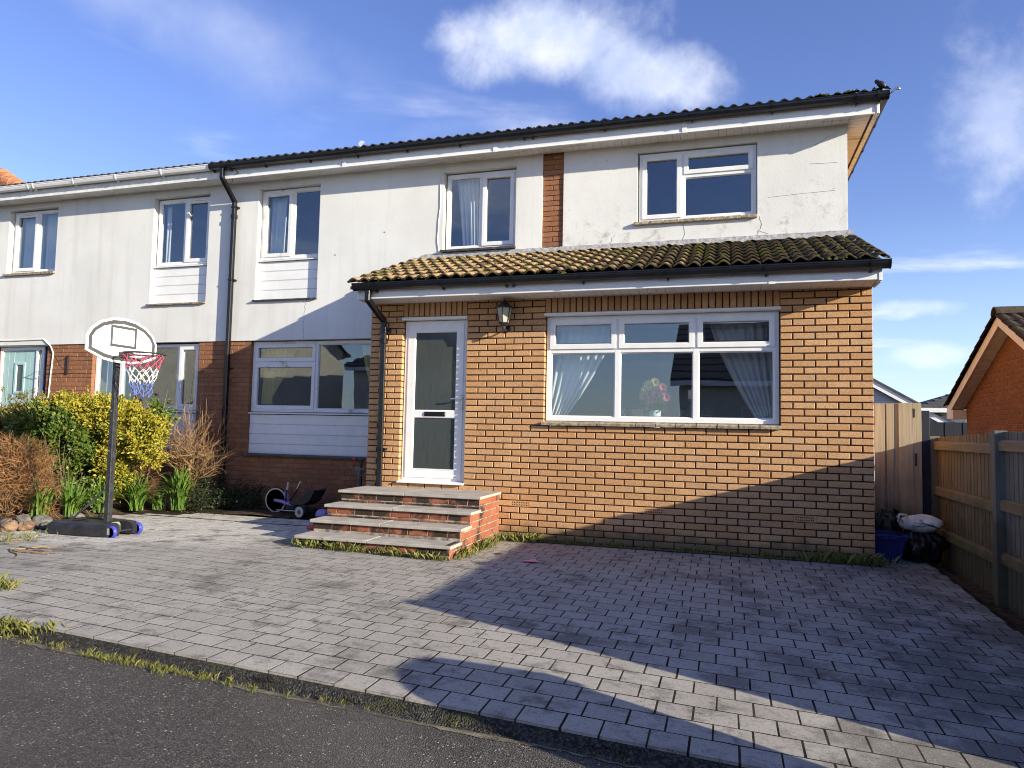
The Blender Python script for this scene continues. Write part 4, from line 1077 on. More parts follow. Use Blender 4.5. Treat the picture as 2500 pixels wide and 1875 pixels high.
for c in range(34):
    x = PX - .302 * (c + .5); o = link('eaves_tile', mtile, None, (x, ey - .015, ez + .004 + .006 * (-PX - -x) * -1 * 0), Euler((pm_ - .04, R.uniform(-.008, .008), R.uniform(-.012, .012))))
    under_any(nb, o)
P(MB().mat('white_paint').prism([(1.150, 5.27), (1.170, 5.27), (1.170, 5.43), (1.150, 5.43)], NX, PX - .022, 'x'), 'fascia_board', nb)
P(MB().mat('white_paint').box(NX, PX - .022, 1.1705, 1.455, 5.285, 5.30), 'soffit_panel', nb)
gutter(nb, NX, PX - .125, 1.15, 5.475, 'pvc_white')
for x in (-10.42, -11.37, -12.30, -13.22, -13.34, -14.2): gutter_clip(nb, x, 1.15, 5.475, 'pvc_white', .024)
mb = MB().mat('terracotta')
for k in range(4):
    mb.tube([(-16.25 + .17 * k, 2.6, 6.44 - .10 * k), (-16.06 + .17 * k, 2.6, 6.40 - .10 * k)], .17, 14)
mb.mat('white_paint').box(-16.8, -15.9, 2.5, 2.7, 5.8, 6.30)
P(mb, 'ridge_tile', nb, smooth=False)

# ================================================================== FRONT STEPS
steps = thing('front_steps', 'four red brick steps with grey stone treads leading up to the white front door', 'steps', (-4.93, -.8, 0))
SX0, SX1 = -5.80, -4.07
tops = [.155, .287, .425, .565]; fronts = [-1.565, -1.285, -1.005, -.72]; TH = .032
core = MB().mat('mortar_pale')
for i in range(4):
    core.box(SX0 + .012, SX1 - .004, fronts[i] + .005, -.003, -.1 if i == 0 else tops[i - 1] - .004, tops[i] - TH - .001)
P(core, 'mortar', steps)
for i in range(4):
    for (a, b) in ((SX0 - .022, -4.972), (-4.968, SX1 + .022)):
        e = -.002 if i == 3 else fronts[i + 1] + .012
        P(MB().mat('slab_stone').cbox(a, b, fronts[i] - .030, e, tops[i] - TH, tops[i] + R.uniform(-.002, .002), .004), 'tread_slab', steps)
    zt = tops[i] - TH - .004; zb = (tops[i - 1] + .002) if i else gz(-4.9, -1.57) - .02
    n = 0
    while zt - zb > .02:
        h = min(.065, zt - zb)
        for q in lay(SX0, SX1, zt - h, zt, zt, [], SX0 + (.02 if (n + i) % 2 else .13), course=10): place_brick(q, fronts[i], .09, 'brick_orange', steps)
        zt -= h + .010; n += 1
# right-hand flank, laid along y
zt = tops[3] - TH - .004; n = 0
while zt > -.05:
    zc = zt - .0325
    yf = 0.0
    for i in range(4):
        if zc < tops[i] - TH + .001: yf = fronts[i]; break
    y0, y1 = yf + .012, -.004
    ph = y1 - (.02 if n % 2 else .1125); cuts = []
    c = ph
    while c > y0 + .04: cuts.append(c); c -= .225
    ed = [y1] + [c for c in cuts if c < y1 - .05] + [y0]
    for a, b in zip(ed[:-1], ed[1:]):
        l = abs(a - b) - .010
        if l < .03: continue
        bm_, me_ = brick_data(l, .065, .06, 'brick_orange')
        o = link('brick', me_, None, (SX1 + R.uniform(-.001, .001), (a + b) / 2, zc), Euler((0, 0, PI / 2))); under_any(steps, o)
    zt -= .075; n += 1

# ================================================================== FENCE AND GATE
fence = thing('timber_fence', 'close boarded brown timber fence with square posts along the right of the drive', 'fence', (.75, -1.9, 0))
FX = .715
posts = [(.87, 1.335, 'timber_brown_z'), (-1.10, 1.392, 'timber_grey_z'), (-3.00, 1.40, 'timber_grey_z'), (-4.62, 1.40, 'timber_grey_z')]
for (y, zt, mt) in posts:
    P(MB().mat(mt).cbox(FX, FX + .10, y - .05, y + .05, -.35, zt, .004), 'post', fence)
for k in range(3):
    ya, yb = posts[k + 1][0] + .05, posts[k][0] - .05; za, zb = posts[k + 1][1] - .01, posts[k][1] - .012
    n = int(round((yb - ya) / .096)); st_ = (yb - ya) / n
    for i in range(n):
        a = ya + st_ * i; f = (i + .5) / n; zt = za + (zb - za) * f + R.uniform(-.004, .004)
        tx = .008 * (i % 2)
        P(MB().mat('timber_brown_z' if k < 1 else 'timber_grey_z').prism([(FX + .073, a), (FX + .073 + .004, a + st_ + .012), (FX + .084, a + st_ + .012), (FX + .092, a)], -.30, zt, 'z'), 'board', fence)
    for z in (1.235, .735, .29):
        zz_ = z + (.03 if k else 0)
        M = None
        P(MB().mat('timber_brown_y').prism([(FX + .030, zz_ - .045), (FX + .030, zz_ + .030), (FX + .055, zz_ + .048), (FX + .072, zz_ + .048), (FX + .072, zz_ - .045)], ya - .015, yb + .03, 'y'), 'rail', fence)
gate = thing('side_gate', 'tall pale plank gate between the house corner and the fence', 'gate', (.3, .75, 0))
for (a, b, y) in ((.006, .135, .752), (.142, .246, .735), (.240, .266, .757), (.262, .338, .737), (.333, .388, .758), (.384, .523, .732), (.529, .617, .748)):
    P(MB().mat('timber_pale_z').cbox(a, b, y, y + .020, .03, 1.700 + R.uniform(-.006, .004), .003), 'plank', gate)
P(MB().mat('timber_pale_z').box(.02, .60, .780, .82, 1.45, 1.54).box(.02, .60, .780, .82, .3, .39), 'ledge', gate)
P(MB().mat('fence_navy').cbox(.624, .712, .80, .88, -.1, 1.62, .004), 'gap_shade_strip', gate)  # dark strip added in place of the shaded gap between gate and fence
P(MB().mat('wire').cbox(.530, .552, .736, .7475, 1.54, 1.64, .003), 'latch', gate)
P(MB().mat('wire').cbox(.545, .562, .736, .7475, 1.0, 1.14, .003), 'hinge', gate)

# ================================================================== BRICK GARAGE BEHIND THE FENCE
gar = thing('brick_garage', 'low red brick gabled garage with pale barge boards rising behind the fence', 'garage', (5, 4.2, -.3))
GX, GY, GA, GS = 2.70, 4.20, 3.10, .50                # wall plane, ridge y, apex height, slope
def gtop(y): return GA - GS * abs(y - GY)
gw0, gw1 = 1.92, 6.48
mb = MB().mat('mortar_brown'); poly = [(gw0, -.5), (gw1, -.5), (gw1, gtop(gw1)), (GY, GA), (gw0, gtop(gw0))]
mb.prism(poly, GX + .006, GX + .2, 'x'); mb.box(GX + .2, 7.5, gw1 - .2, gw1, -.5, gtop(gw1)).box(GX + .2, 7.5, gw0, gw0 + .2, -.5, gtop(gw0))
P(mb, 'wall', gar)
gb = []
z = -.4; n = 0
while z < GA:
    h = .065; zm = z + .0325
    ya = max(gw0, GY - (GA - zm - .0325) / GS); yb = min(gw1, GY + (GA - zm - .0325) / GS)
    if yb - ya > .08:
        c = gw0 + (0 if n % 2 else .1125)
        ed = []
        while c < yb: 
            if c > ya + .05 and c < yb - .05: ed.append(c)
            c += .225
        ed = [ya] + ed + [yb]
        for a, b in zip(ed[:-1], ed[1:]): gb.append(((a + b) / 2, zm, b - a - .010, h))
    z += .075; n += 1
gb.sort(key=lambda q: (q[1] < 1.35 or q[0] < 3.0, (Vector((GX, q[0], q[1])) - CAM).length)); rest = MB()
for i, (y, z, wd, h) in enumerate(gb):
    bm_, me_ = brick_data(max(.03, wd), h, .03, 'brick_rust')
    rot = Euler((0, 0, -PI / 2)); loc = Vector((GX + R.uniform(-.001, .001), y, z))
    if i < 295: under_any(gar, link('brick', me_, None, loc, rot))
    else:
        M = Matrix.LocRotScale(loc, rot, None); rest.mat('brick_rust'); rest.add([tuple(M @ Vector(v_)) for v_ in bm_.v], bm_.f)
P(rest, 'brickwork', gar, kind='stuff')
OV = GX - .21
for s_ in (1, -1):
    ye = gw1 + .38 if s_ > 0 else gw0 - .38
    a = (GY, GA + .10); b = (ye, gtop(ye) + .10)
    P(MB().mat('garage_trim').prism([a, b, (b[0], b[1] - .165), (a[0], a[1] - .165)], OV, OV + .02, 'x'), 'barge_board', gar)
    n = 16
    for i in range(n):
        f0, f1 = i / n, (i + 1) / n - .004
        p0 = (a[0] + (b[0] - a[0]) * f0, a[1] - .15 + (b[1] - a[1]) * f0); p1 = (a[0] + (b[0] - a[0]) * f1, a[1] - .15 + (b[1] - a[1]) * f1)
        P(MB().mat('garage_trim').prism([p0, p1, (p1[0], p1[1] + .008), (p0[0], p0[1] + .008)], OV + .021, GX + .003, 'x'), 'soffit_board', gar)
    P(MB().mat('garage_trim').box(OV - .002, GX + .004, min(gw1, ye) if s_ > 0 else ye, ye if s_ > 0 else gw0, gtop(ye) - .10, gtop(ye) + .06), 'eaves_box', gar)
gt = tiles_for(mat='tile_dark', amp=.03); ga = math.atan(GS)
for s_ in (1, -1):
    for r_ in range(10):
        for c in range(15 if s_ < 0 else 3):
            y = GY + s_ * (2.98 - .285 * r_) * math.cos(ga) ; z = GA + .135 - GS * abs(y - GY)
            o = link('roof_tile', gt, None, (OV - .06 + .3 * (c + .5), y, z), Euler((ga - .04, 0, 0)) if s_ < 0 else Euler((ga - .04, 0, PI)))
            under_any(gar, o)
mb = MB().mat('roof_grey'); mb.prism([(gw0 - .4, gtop(gw0 - .4) + .09), (GY, GA + .09), (gw1 + .4, gtop(gw1 + .4) + .09), (gw1 + .4, gtop(gw1 + .4) + .12), (GY, GA + .125), (gw0 - .4, gtop(gw0 - .4) + .12)], OV + .03, 7.6, 'x')
P(mb, 'roof_deck', gar)
for i in range(10):
    x = OV - .055 + .45 * i
    pts = [(math.cos(PI * k / 8) * .13 + GY, GA + .115 + math.sin(PI * k / 8) * .12) for k in range(9)]
    P(MB().mat('tile_dark').prism(pts + [(p[0] * .85 + GY * .15, p[1] - .02) for p in reversed(pts)], x, x + .446, 'x'), 'ridge_tile', gar)

# ================================================================== HOUSES FAR BEHIND
fh = thing('far_house', 'grey clapboard gable end of a far house, seen past the brick corner', 'house', (3, 22, -.5))
for i in range(34):
    z = .2 + .10 * i; hw = min(3.2, (3.62 - z) / .6)
    if hw > .1: P(MB().mat('clapboard').prism([(22.0, z), (21.98, z + .004), (22.0, z + .10), (22.1, z + .10), (22.1, z)], 3.55 - hw, 3.55 + hw, 'x'), 'cladding_board', fh)
P(MB().mat('house_cream').box(.6, 6.6, 22.2, 28, -.5, 1.8).prism([(.6, 1.8), (6.6, 1.8), (3.6, 3.6)], 22.2, 28, 'y'), 'wall', fh)
for s_ in (1, -1):
    P(MB().mat('pvc_white').prism([(3.55, 3.72), (3.55 + s_ * 3.5, 3.72 - 2.1), (3.55 + s_ * 3.5, 3.46 - 2.1), (3.55, 3.46)], 21.75, 21.85, 'y'), 'barge_board', fh)
    P(MB().mat('roof_grey').prism([(3.55, 3.80), (3.55 + s_ * 3.65, 3.80 - 2.19), (3.55 + s_ * 3.65, 3.72 - 2.19), (3.55, 3.72)], 21.7, 28, 'y'), 'roof', fh)
fh2 = thing('far_house', 'white walled far house with a dark tiled roof behind the garage', 'house', (9, 24, -.5))
P(MB().mat('render_smooth').box(5.75, 6.24, 22.6, 26, -.5, 2.36).box(6.26, 13, 22, 29, -.5, 2.42), 'wall', fh2)
for r_ in range(9):
    f0, f1 = r_ / 9, (r_ + 1) / 9
    P(MB().mat('roof_grey').prism([(21.6 + 3.2 * f0, 2.42 + 1.05 * f0), (21.6 + 3.2 * f1, 2.42 + 1.05 * f1), (21.6 + 3.2 * f1, 2.46 + 1.05 * f1), (21.6 + 3.2 * f0, 2.50 + 1.05 * f0)], 5.55 + 2.9 * f0, 13, 'x'), 'tile_course', fh2)
P(MB().mat('roof_grey').add([(5.5, 21.6, 2.42), (5.5, 28, 2.42), (8.4, 24.8, 3.47)], [(0, 1, 2)]), 'hip_slope', fh2)
P(MB().mat('pvc_white').box(5.5, 13, 21.55, 21.6, 2.26, 2.42), 'fascia_board', fh2)
P(MB().mat('glass').box(7.1, 7.6, 21.97, 21.99, 1.2, 2.0), 'window', fh2)
df = thing('garden_fence', 'dark navy board fence far behind the side gate', 'fence', (4, 12, 0))
for i in range(26):
    P(MB().mat('fence_navy').box(2.2 + .2 * i + .004, 2.4 + .2 * i, 12 + .01 * (i % 2), 12.03 + .01 * (i % 2), -.6, 1.71), 'board', df)

# ================================================================== HOUSES ACROSS THE ROAD (mirrored in the panes)
def opp_house(name, label, x0, x1, y0, y1, ze, slope, mat, roofmat, hip, loc=None, rz=0, wins=()):
    h_ = thing(name, label, 'house', ((x0 + x1) / 2, (y0 + y1) / 2, -.5))
    mb = MB().mat(mat).box(x0, x1, y0, y1, -.9, ze); ym = (y0 + y1) / 2; zr = ze + slope * (y1 - y0) / 2
    if not hip: mb.prism([(y0, ze), (y1, ze), (ym, zr)], x0, x1, 'x')
    P(mb, 'wall', h_)
    o_ = .35; n = 9
    for sd in (1, -1):
        for r_ in range(n):
            f0, f1 = r_ / n, (r_ + 1) / n
            ya = (y1 + o_) + (ym - y1 - o_) * f0 if sd > 0 else (y0 - o_) + (ym - y0 + o_) * f0
            yb = (y1 + o_) + (ym - y1 - o_) * f1 if sd > 0 else (y0 - o_) + (ym - y0 + o_) * f1
            za = ze - slope * o_ + (zr - ze + slope * o_) * f0; zb = ze - slope * o_ + (zr - ze + slope * o_) * f1
            ins = (y1 - y0) / 2 if hip else 0
            a0, a1 = x0 - .3 + ins * f0, x1 + .3 - ins * f0
            P(MB().mat(roofmat).prism([(ya, za + .05), (yb, zb + .05), (yb, zb + .10), (ya, za + .13)], a0, a1, 'x'), 'tile_course', h_)
    if hip:
        for sx in (1, -1):
            xa = x1 + .3 if sx > 0 else x0 - .3
            P(MB().mat(roofmat).add([(xa, y0 - o_, ze - slope * o_ + .06), (xa, y1 + o_, ze - slope * o_ + .06), (xa - sx * (y1 - y0) / 2, ym, zr + .06)], [(0, 1, 2)]), 'hip_slope', h_)
    P(MB().mat('pvc_white').box(x0 - .3, x1 + .3, y1 + .30, y1 + .34, ze - slope * o_ - .12, ze - slope * o_ + .05), 'fascia_board', h_)
    for (a, b, c, e) in wins:
        P(MB().mat('pvc_white').box(a, b, y1 + .002, y1 + .03, c, e), 'window_frame', h_); P(MB().mat('glass').box(a + .08, b - .08, y1 + .032, y1 + .036, c + .08, e - .08), 'pane', h_)
    return h_
opp_house('bungalow', 'dark tiled bungalow across the road, mirrored in the big bay pane', -3.0, 8.5, -25, -16.3, 3.2, .55, 'house_cream', 'roof_grey', False, wins=((-1, 1.2, .8, 2.2), (3, 5, .8, 2.2)))
opp_house('hipped_house', 'hip roofed house across the road, mirrored in the door glass', -17.2, -10.8, -21.0, -16.3, 4.05, .60, 'house_cream', 'roof_grey', True, wins=((-15.8, -14.4, 2.4, 3.6), (-13.2, -11.8, 2.4, 3.6)))
gw = opp_house('gabled_house', 'sunlit cream gabled house mirrored in the lower window', -6, 0, -4.5, 4.5, 4.9, .90, 'house_cream', 'roof_grey', False)
gw.matrix_world = Matrix.Translation((-22.68, -16.02, -.5)) @ Matrix.Rotation(rad(45), 4, 'Z') @ Matrix.Translation((0, 0, .0))
for ch in gw.children: ch.matrix_parent_inverse = Matrix.Translation((0, 0, .5))

# ================================================================== WALL LANTERN
lan = thing('wall_lantern', 'black coach lantern with pale panes on the brick between door and window', 'lantern', (-4.02, -.12, 2.5))
LX, LY = -4.02, -.125
def hexring(r, z): return [(LX + r * math.cos(PI / 6 + PI / 3 * k), LY + r * math.sin(PI / 6 + PI / 3 * k), z) for k in range(6)]
rings = [hexring(.112, 2.765), hexring(.118, 2.772), hexring(.075, 2.800), hexring(.045, 2.835), hexring(.02, 2.850), hexring(.012, 2.872)]
mb = MB().mat('plastic_black'); mb.add([q for r_ in rings for q in r_], [(6 * i + k, 6 * i + (k + 1) % 6, 6 * i + 6 + (k + 1) % 6, 6 * i + 6 + k) for i in range(5) for k in range(6)] + [tuple(range(5, -1, -1)), tuple(range(30, 36))])
P(mb, 'cap', lan)
t_, b_ = hexring(.092, 2.764), hexring(.060, 2.590)
for k in range(6):
    P(MB().mat('plastic_black').tube([t_[k], b_[k]], .006, 6), 'rib', lan)
    a, b, c, e = [Vector(q) for q in (t_[k], t_[(k + 1) % 6], b_[(k + 1) % 6], b_[k])]
    P(MB().mat('lamp_glass').add([tuple(v_) for v_ in (a, b, c, e)], [(0, 1, 2, 3)]), 'pane', lan)
rings = [hexring(.066, 2.592), hexring(.070, 2.580), hexring(.045, 2.560), hexring(.022, 2.545), hexring(.020, 2.51), hexring(.008, 2.50)]
mb = MB().mat('plastic_black'); mb.add([q for r_ in rings for q in r_], [(6 * i + k, 6 * i + (k + 1) % 6, 6 * i + 6 + (k + 1) % 6, 6 * i + 6 + k) for i in range(5) for k in range(6)] + [tuple(range(5, -1, -1)), tuple(range(30, 36))])
P(mb, 'base', lan)
P(MB().mat('plastic_black').tube([(LX, LY, 2.53), (LX, LY + .06, 2.50), (LX, -.012, 2.53)], .012, 8).lathe([(.045, 0), (.045, .010), (.02, .016)], (LX, -.001, 2.53), (0, -1, 0), 14), 'bracket', lan, smooth=True)

# ================================================================== CURTAINS AND WHAT STANDS INSIDE
curtain(-8.72, -8.40, 4.0, 5.1, D + .24, 4, .03, 'curtain_white', 'pale curtain drawn aside in the upper window above the cladding, right of the downpipe', x1b=-8.45)
curtain(-5.40, -4.98, 3.95, 5.12, D + .24, 6, .032, 'curtain_white', 'white curtain hanging in the middle upper window beside the brick strip', x0b=-5.28)
curtain(-14.15, -13.66, 4.0, 5.15, D + .22, 5, .02, 'curtain_grey', 'grey curtain behind the left half of the leftmost upper window')
curtain(-13.60, -13.12, 4.0, 5.15, D + .22, 5, .02, 'curtain_grey', 'grey curtain behind the right half of the leftmost upper window')
curtain(-10.84, -10.72, 4.0, 5.1, D + .22, 2, .02, 'curtain_white', 'narrow pale curtain edge in the neighbour upper window left of the downpipe')
curtain(-12.02, -11.58, .9, 2.6, D + .24, 5, .03, 'curtain_grey', 'grey green curtain in the neighbour ground floor window behind the hoop')
curtain(-8.75, -8.10, .9, 2.62, D + .25, 7, .03, 'curtain_yellow', 'yellow curtain tied back at the left of the lower window', tie=(-8.66, 1.72, .09))
curtain(-6.95, -6.55, .9, 2.62, D + .25, 4, .03, 'curtain_yellow', 'yellow curtain tied back at the right of the lower window', tie=(-6.62, 1.72, .09))
curtain(-3.48, -2.72, .9, 2.64, .30, 7, .028, 'curtain_white', 'white curtain swept to the left of the large bay window', tie=(-3.49, 1.40, .10))
curtain(-1.66, -.98, .9, 2.64, .30, 7, .028, 'curtain_sheer', 'sheer white curtain swept to the right of the large bay window', tie=(-1.02, 1.40, .08))
# dining table things
tb = thing('dining_table', 'pale table top just below the large window', 'table', (-2.2, .9, .55))
P(MB().mat('white_paint').cbox(-3.0, -1.3, .26, 1.4, 1.27, 1.30, .004), 'table_top', tb)
for (x, y) in ((-2.9, .32), (-1.4, .32), (-2.9, 1.3), (-1.4, 1.3)): P(MB().mat('white_paint').cbox(x - .03, x + .03, y - .03, y + .03, .55, 1.269, .003), 'leg', tb)
vase = thing('flower_vase', 'white vase of pink and yellow artificial flowers in the middle pane', 'vase', (-2.275, .36, 1.30))
VX, VY = -2.275, .36
P(MB().mat('vase_white').lathe([(.05, 0), (.055, .005), (.068, .20), (.072, .27), (.064, .27), (.058, .02), (.0, .015)], (VX, VY, 1.301), n=20), 'vase_body', vase, smooth=True)
mb = MB().mat('leaf_green')
for i in range(150):
    a = R.uniform(0, 2 * PI); r_ = R.uniform(.02, .15); z = R.uniform(1.56, 1.80); c = Vector((VX + r_ * math.cos(a), VY + r_ * math.sin(a), z)); s_ = R.uniform(.025, .045)
    q = Euler((R.uniform(-1, 1), R.uniform(-1, 1), a)).to_matrix()
    mb.add([tuple(c + q @ Vector(v_) * s_) for v_ in ((0, 0, 0), (1, -.5, .2), (2, 0, 0), (1, .5, .2))], [(0, 1, 2, 3)])
P(mb, 'leaves', vase)
for (dx, dy, dz, rr, mt) in ((.03, -.10, 1.77, .085, 'petal_pink'), (-.07, -.08, 1.86, .075, 'petal_yellow'), (.0, -.05, 1.90, .065, 'petal_yellow'), (.09, -.05, 1.84, .065, 'petal_pink'), (-.12, -.06, 1.74, .075, 'petal_pink'), (-.12, -.02, 1.82, .06, 'petal_yellow'), (.13, -.04, 1.73, .065, 'petal_pink'), (-.04, -.09, 1.69, .06, 'petal_pink')):
    mb = MB().mat(mt); c = Vector((VX + dx, VY + dy, dz))
    for ly in range(3):
        for k in range(12):
            a = 2 * PI * k / 12 + ly * .26; l = rr * (1 - .25 * ly)
            dr = Vector((math.cos(a), -.15 - .35 * ly, math.sin(a))); tg = Vector((-math.sin(a), 0, math.cos(a)))
            mb.add([tuple(c + dr * l * .1), tuple(c + dr * l * .6 + tg * l * .17), tuple(c + dr * l), tuple(c + dr * l * .6 - tg * l * .17)], [(0, 1, 2, 3)])
    P(mb, 'flower', vase)
for k, (x, lab) in enumerate(((-2.72, 'clear backed chair behind the vase, left one of two'), (-2.02, 'clear backed chair right of the vase beside the candlestick'))):
    ch = thing('dining_chair', lab, 'chair', (x + .2, .55, .55), group='dining chairs inside the bay window')
    P(MB().mat('clear_plastic').cbox(x, x + .42, .62, .635, 1.1, 1.60, .004), 'backrest', ch)
    for dx in (.05, .37): P(MB().mat('chrome').tube([(x + dx, .645, .56), (x + dx, .65, 1.53)], .011, 8), 'back_post', ch)
    if k: P(MB().mat('chrome').tube([(x + .05, .65, 1.53), (x + .37, .65, 1.53)], .010, 8), 'top_rail', ch)
    P(MB().mat('clear_plastic').cbox(x, x + .42, .64, 1.0, 1.0, 1.02, .004), 'seat', ch)
cs = thing('candlestick', 'turned grey candlestick with cream pillar candle behind the middle pane', 'candlestick', (-1.86, .40, 1.30))
P(MB().mat('stone_grey').lathe([(.05, 0), (.05, .02), (.02, .04), (.030, .10), (.022, .18), (.032, .25), (.018, .33), (.022, .38), (.045, .40), (.045, .41)], (-1.86, .40, 1.301), n=16), 'stem', cs, smooth=True)
P(MB().mat('candle_wax').lathe([(.0, 0), (.038, 0), (.038, .10), (.030, .105), (.0, .10)], (-1.86, .40, 1.712), n=16).tube([(-1.86, .40, 1.81), (-1.858, .40, 1.835)], .002, 5), 'candle', cs, smooth=True)
bx = thing('storage_box', 'pale lidded box standing behind the lower door glass', 'box', (-5.1, .4, .56))
P(MB().mat('white_paint').cbox(-5.25, -5.08, .085, .25, .60, .95, .01), 'body', bx); P(MB().mat('white_paint').cbox(-5.26, -5.07, .083, .26, .95, 1.0, .01), 'lid', bx)

# ================================================================== BASKETBALL HOOP
HX, HY = -8.03, -1.865
hz0 = gz(HX, HY)
hoop = thing('basketball_hoop', 'portable basketball hoop with white fan backboard and red, white and blue net', 'basketball hoop', (HX, HY, hz0))
# base: a moulded tank, wide at the back, notched round the pole
def base_ring(z, e):
    pts = [(-.80, -.25), (-.72, -.33), (-.25, -.33), (.05, -.30), (.28, -.27), (.33, -.19), (.33, -.11), (.14, -.09), (.08, 0), (.14, .09), (.33, .11), (.33, .19), (.28, .27), (.05, .30), (-.25, .33), (-.72, .33), (-.80, .25)]
    return [(HX + (p[0] * e - .08 * (1 - e)) * .80, HY + p[1] * e * .80, hz0 + z * .9) for p in pts]
rings = [base_ring(.018, .97), base_ring(.045, 1.0), base_ring(.12, .985), base_ring(.155, .90), base_ring(.165, .80)]
n = 17; mb = MB().mat('plastic_black'); mb.add([q for r_ in rings for q in r_], [(n * i + k, n * i + (k + 1) % n, n * i + n + (k + 1) % n, n * i + n + k) for i in range(4) for k in range(n)] + [tuple(range(n - 1, -1, -1)), tuple(range(4 * n, 5 * n))])
P(mb, 'base', hoop)
for (x, y) in ((-.42, 0), (-.28, .10), (-.28, -.10)): P(MB().mat('plastic_black').cbox(HX + x - .12, HX + x + .12, HY + y - .015, HY + y + .015, hz0 + .149, hz0 + .158, .004), 'base_rib', hoop)
for s_ in (-1, 1):
    wh = MB().mat('plastic_black').lathe([(.0, -.022), (.058, -.022), (.064, -.012), (.064, .012), (.058, .022), (.0, .022)], (HX + .24, HY + s_ * .172, hz0 + .062), (0, 1, 0), 20); w_ = P(wh, 'wheel', hoop, smooth=False)
    mb = MB().mat('wheel_blue').lathe([(.066, -.016), (.070, -.008), (.070, .008), (.066, .016)], (HX + .24, HY + s_ * .172, hz0 + .062), (0, 1, 0), 20)
    mb.lathe([(.052, .0225), (.055, .026), (.062, .0225)], (HX + .24, HY + s_ * .172, hz0 + .062), (0, -1, 0), 20); P(mb, 'rim', w_, smooth=True)
P(MB().mat('steel_dark').tube([(HX + .24, HY - .18, hz0 + .062), (HX + .24, HY + .18, hz0 + .062)], .008, 8), 'axle', hoop)
PT = 2.06
P(MB().mat('steel_dark').cbox(HX - .032, HX + .032, HY - .032, HY + .032, hz0 + .03, 1.02, .006).cbox(HX - .029, HX + .029, HY - .029, HY + .029, 1.0, 1.46, .005).cbox(HX - .027, HX + .027, HY - .027, HY + .027, 1.44, PT, .005), 'pole', hoop)
for z in (.98, 1.42): P(MB().mat('chrome').lathe([(.010, 0), (.010, .006), (.0, .008)], (HX, HY - .033, z), (0, -1, 0), 8), 'bolt', hoop)
for s_ in (-1, 1): P(MB().mat('steel_dark').tube([(HX - .36, HY + s_ * .20, hz0 + .12), (HX - .03, HY + s_ * .035, .55)], .011, 8), 'strut', hoop)
BX = -7.95
fan = [(-.53, 2.06), (-.53, 2.225), (-.47, 2.315), (-.35, 2.40), (-.18, 2.455), (0, 2.472), (.18, 2.455), (.35, 2.40), (.47, 2.315), (.53, 2.225), (.53, 2.06), (.30, 1.985), (.12, 1.962), (-.12, 1.962), (-.30, 1.985)]
fan = [(HY + p[0] * .90, p[1]) for p in fan]
P(MB().mat('board_white').prism(fan, BX - .018, BX, 'x'), 'backboard', hoop)
def band(outer, inner, x):
    mb = MB().mat('line_grey'); k = len(outer); mb.add([(x, p[0], p[1]) for p in outer] + [(x, p[0], p[1]) for p in inner], [(i, (i + 1) % k, k + (i + 1) % k, k + i) for i in range(k)]); return mb
def shrink(e): return [(HY + (p[0] - HY) * (1 - e / .47), 2.21 + (p[1] - 2.21) * (1 - e / .25)) for p in fan]
P(band(shrink(.026), shrink(.068), BX + .0015), 'border_line', hoop)
rc_ = lambda a, z0_, z1_: [(HY - a, z0_), (HY + a, z0_), (HY + a, z1_), (HY - a, z1_)]
P(band(rc_(.178, 2.138, 2.378), rc_(.148, 2.168, 2.348), BX + .0015), 'target_square', hoop)
P(MB().mat('steel_dark').box(HX + .02, BX - .019, HY - .05, HY + .05, 1.98, 2.02).box(HX + .02, BX - .019, HY - .05, HY + .05, 2.14, 2.18).box(HX - .02, BX - .019, HY - .03, HY + .03, 2.03, 2.10), 'bracket', hoop)
RC = Vector((BX + .29, HY, 2.065)); RR = .215
P(MB().mat('steel_dark').tube([RC + Vector((math.cos(2 * PI * k / 32) * RR, math.sin(2 * PI * k / 32) * RR, 0)) for k in range(32)], .010, 8, closed=True).box(BX, BX + .09, HY - .06, HY + .06, 2.045, 2.085), 'rim', hoop, smooth=False)
NL = 12; lv = 9; net = MB()
def netp(k, j):
    f = j / lv; rr = RR * (1 - .62 * f ** .75) ; a = 2 * PI * (k + .5 * (j % 2)) / NL
    sw = .02 * math.sin(3 * k + j) * f
    return RC + Vector((math.cos(a) * rr + sw, math.sin(a) * rr + sw * .5, -.01 - .46 * f + .015 * math.sin(k * 2.1 + j)))
for j in range(lv):
    net.mat('net_red' if j < 3 else ('net_white' if j < 6 else 'net_blue'))
    for k in range(NL):
        net.tube([netp(k, j), netp(k, j + 1)], .0036, 4, False)
        net.tube([netp(k, j), netp(k - 1 if j % 2 == 0 else k + 1, j + 1)], .0036, 4, False)
P(net, 'net', hoop)

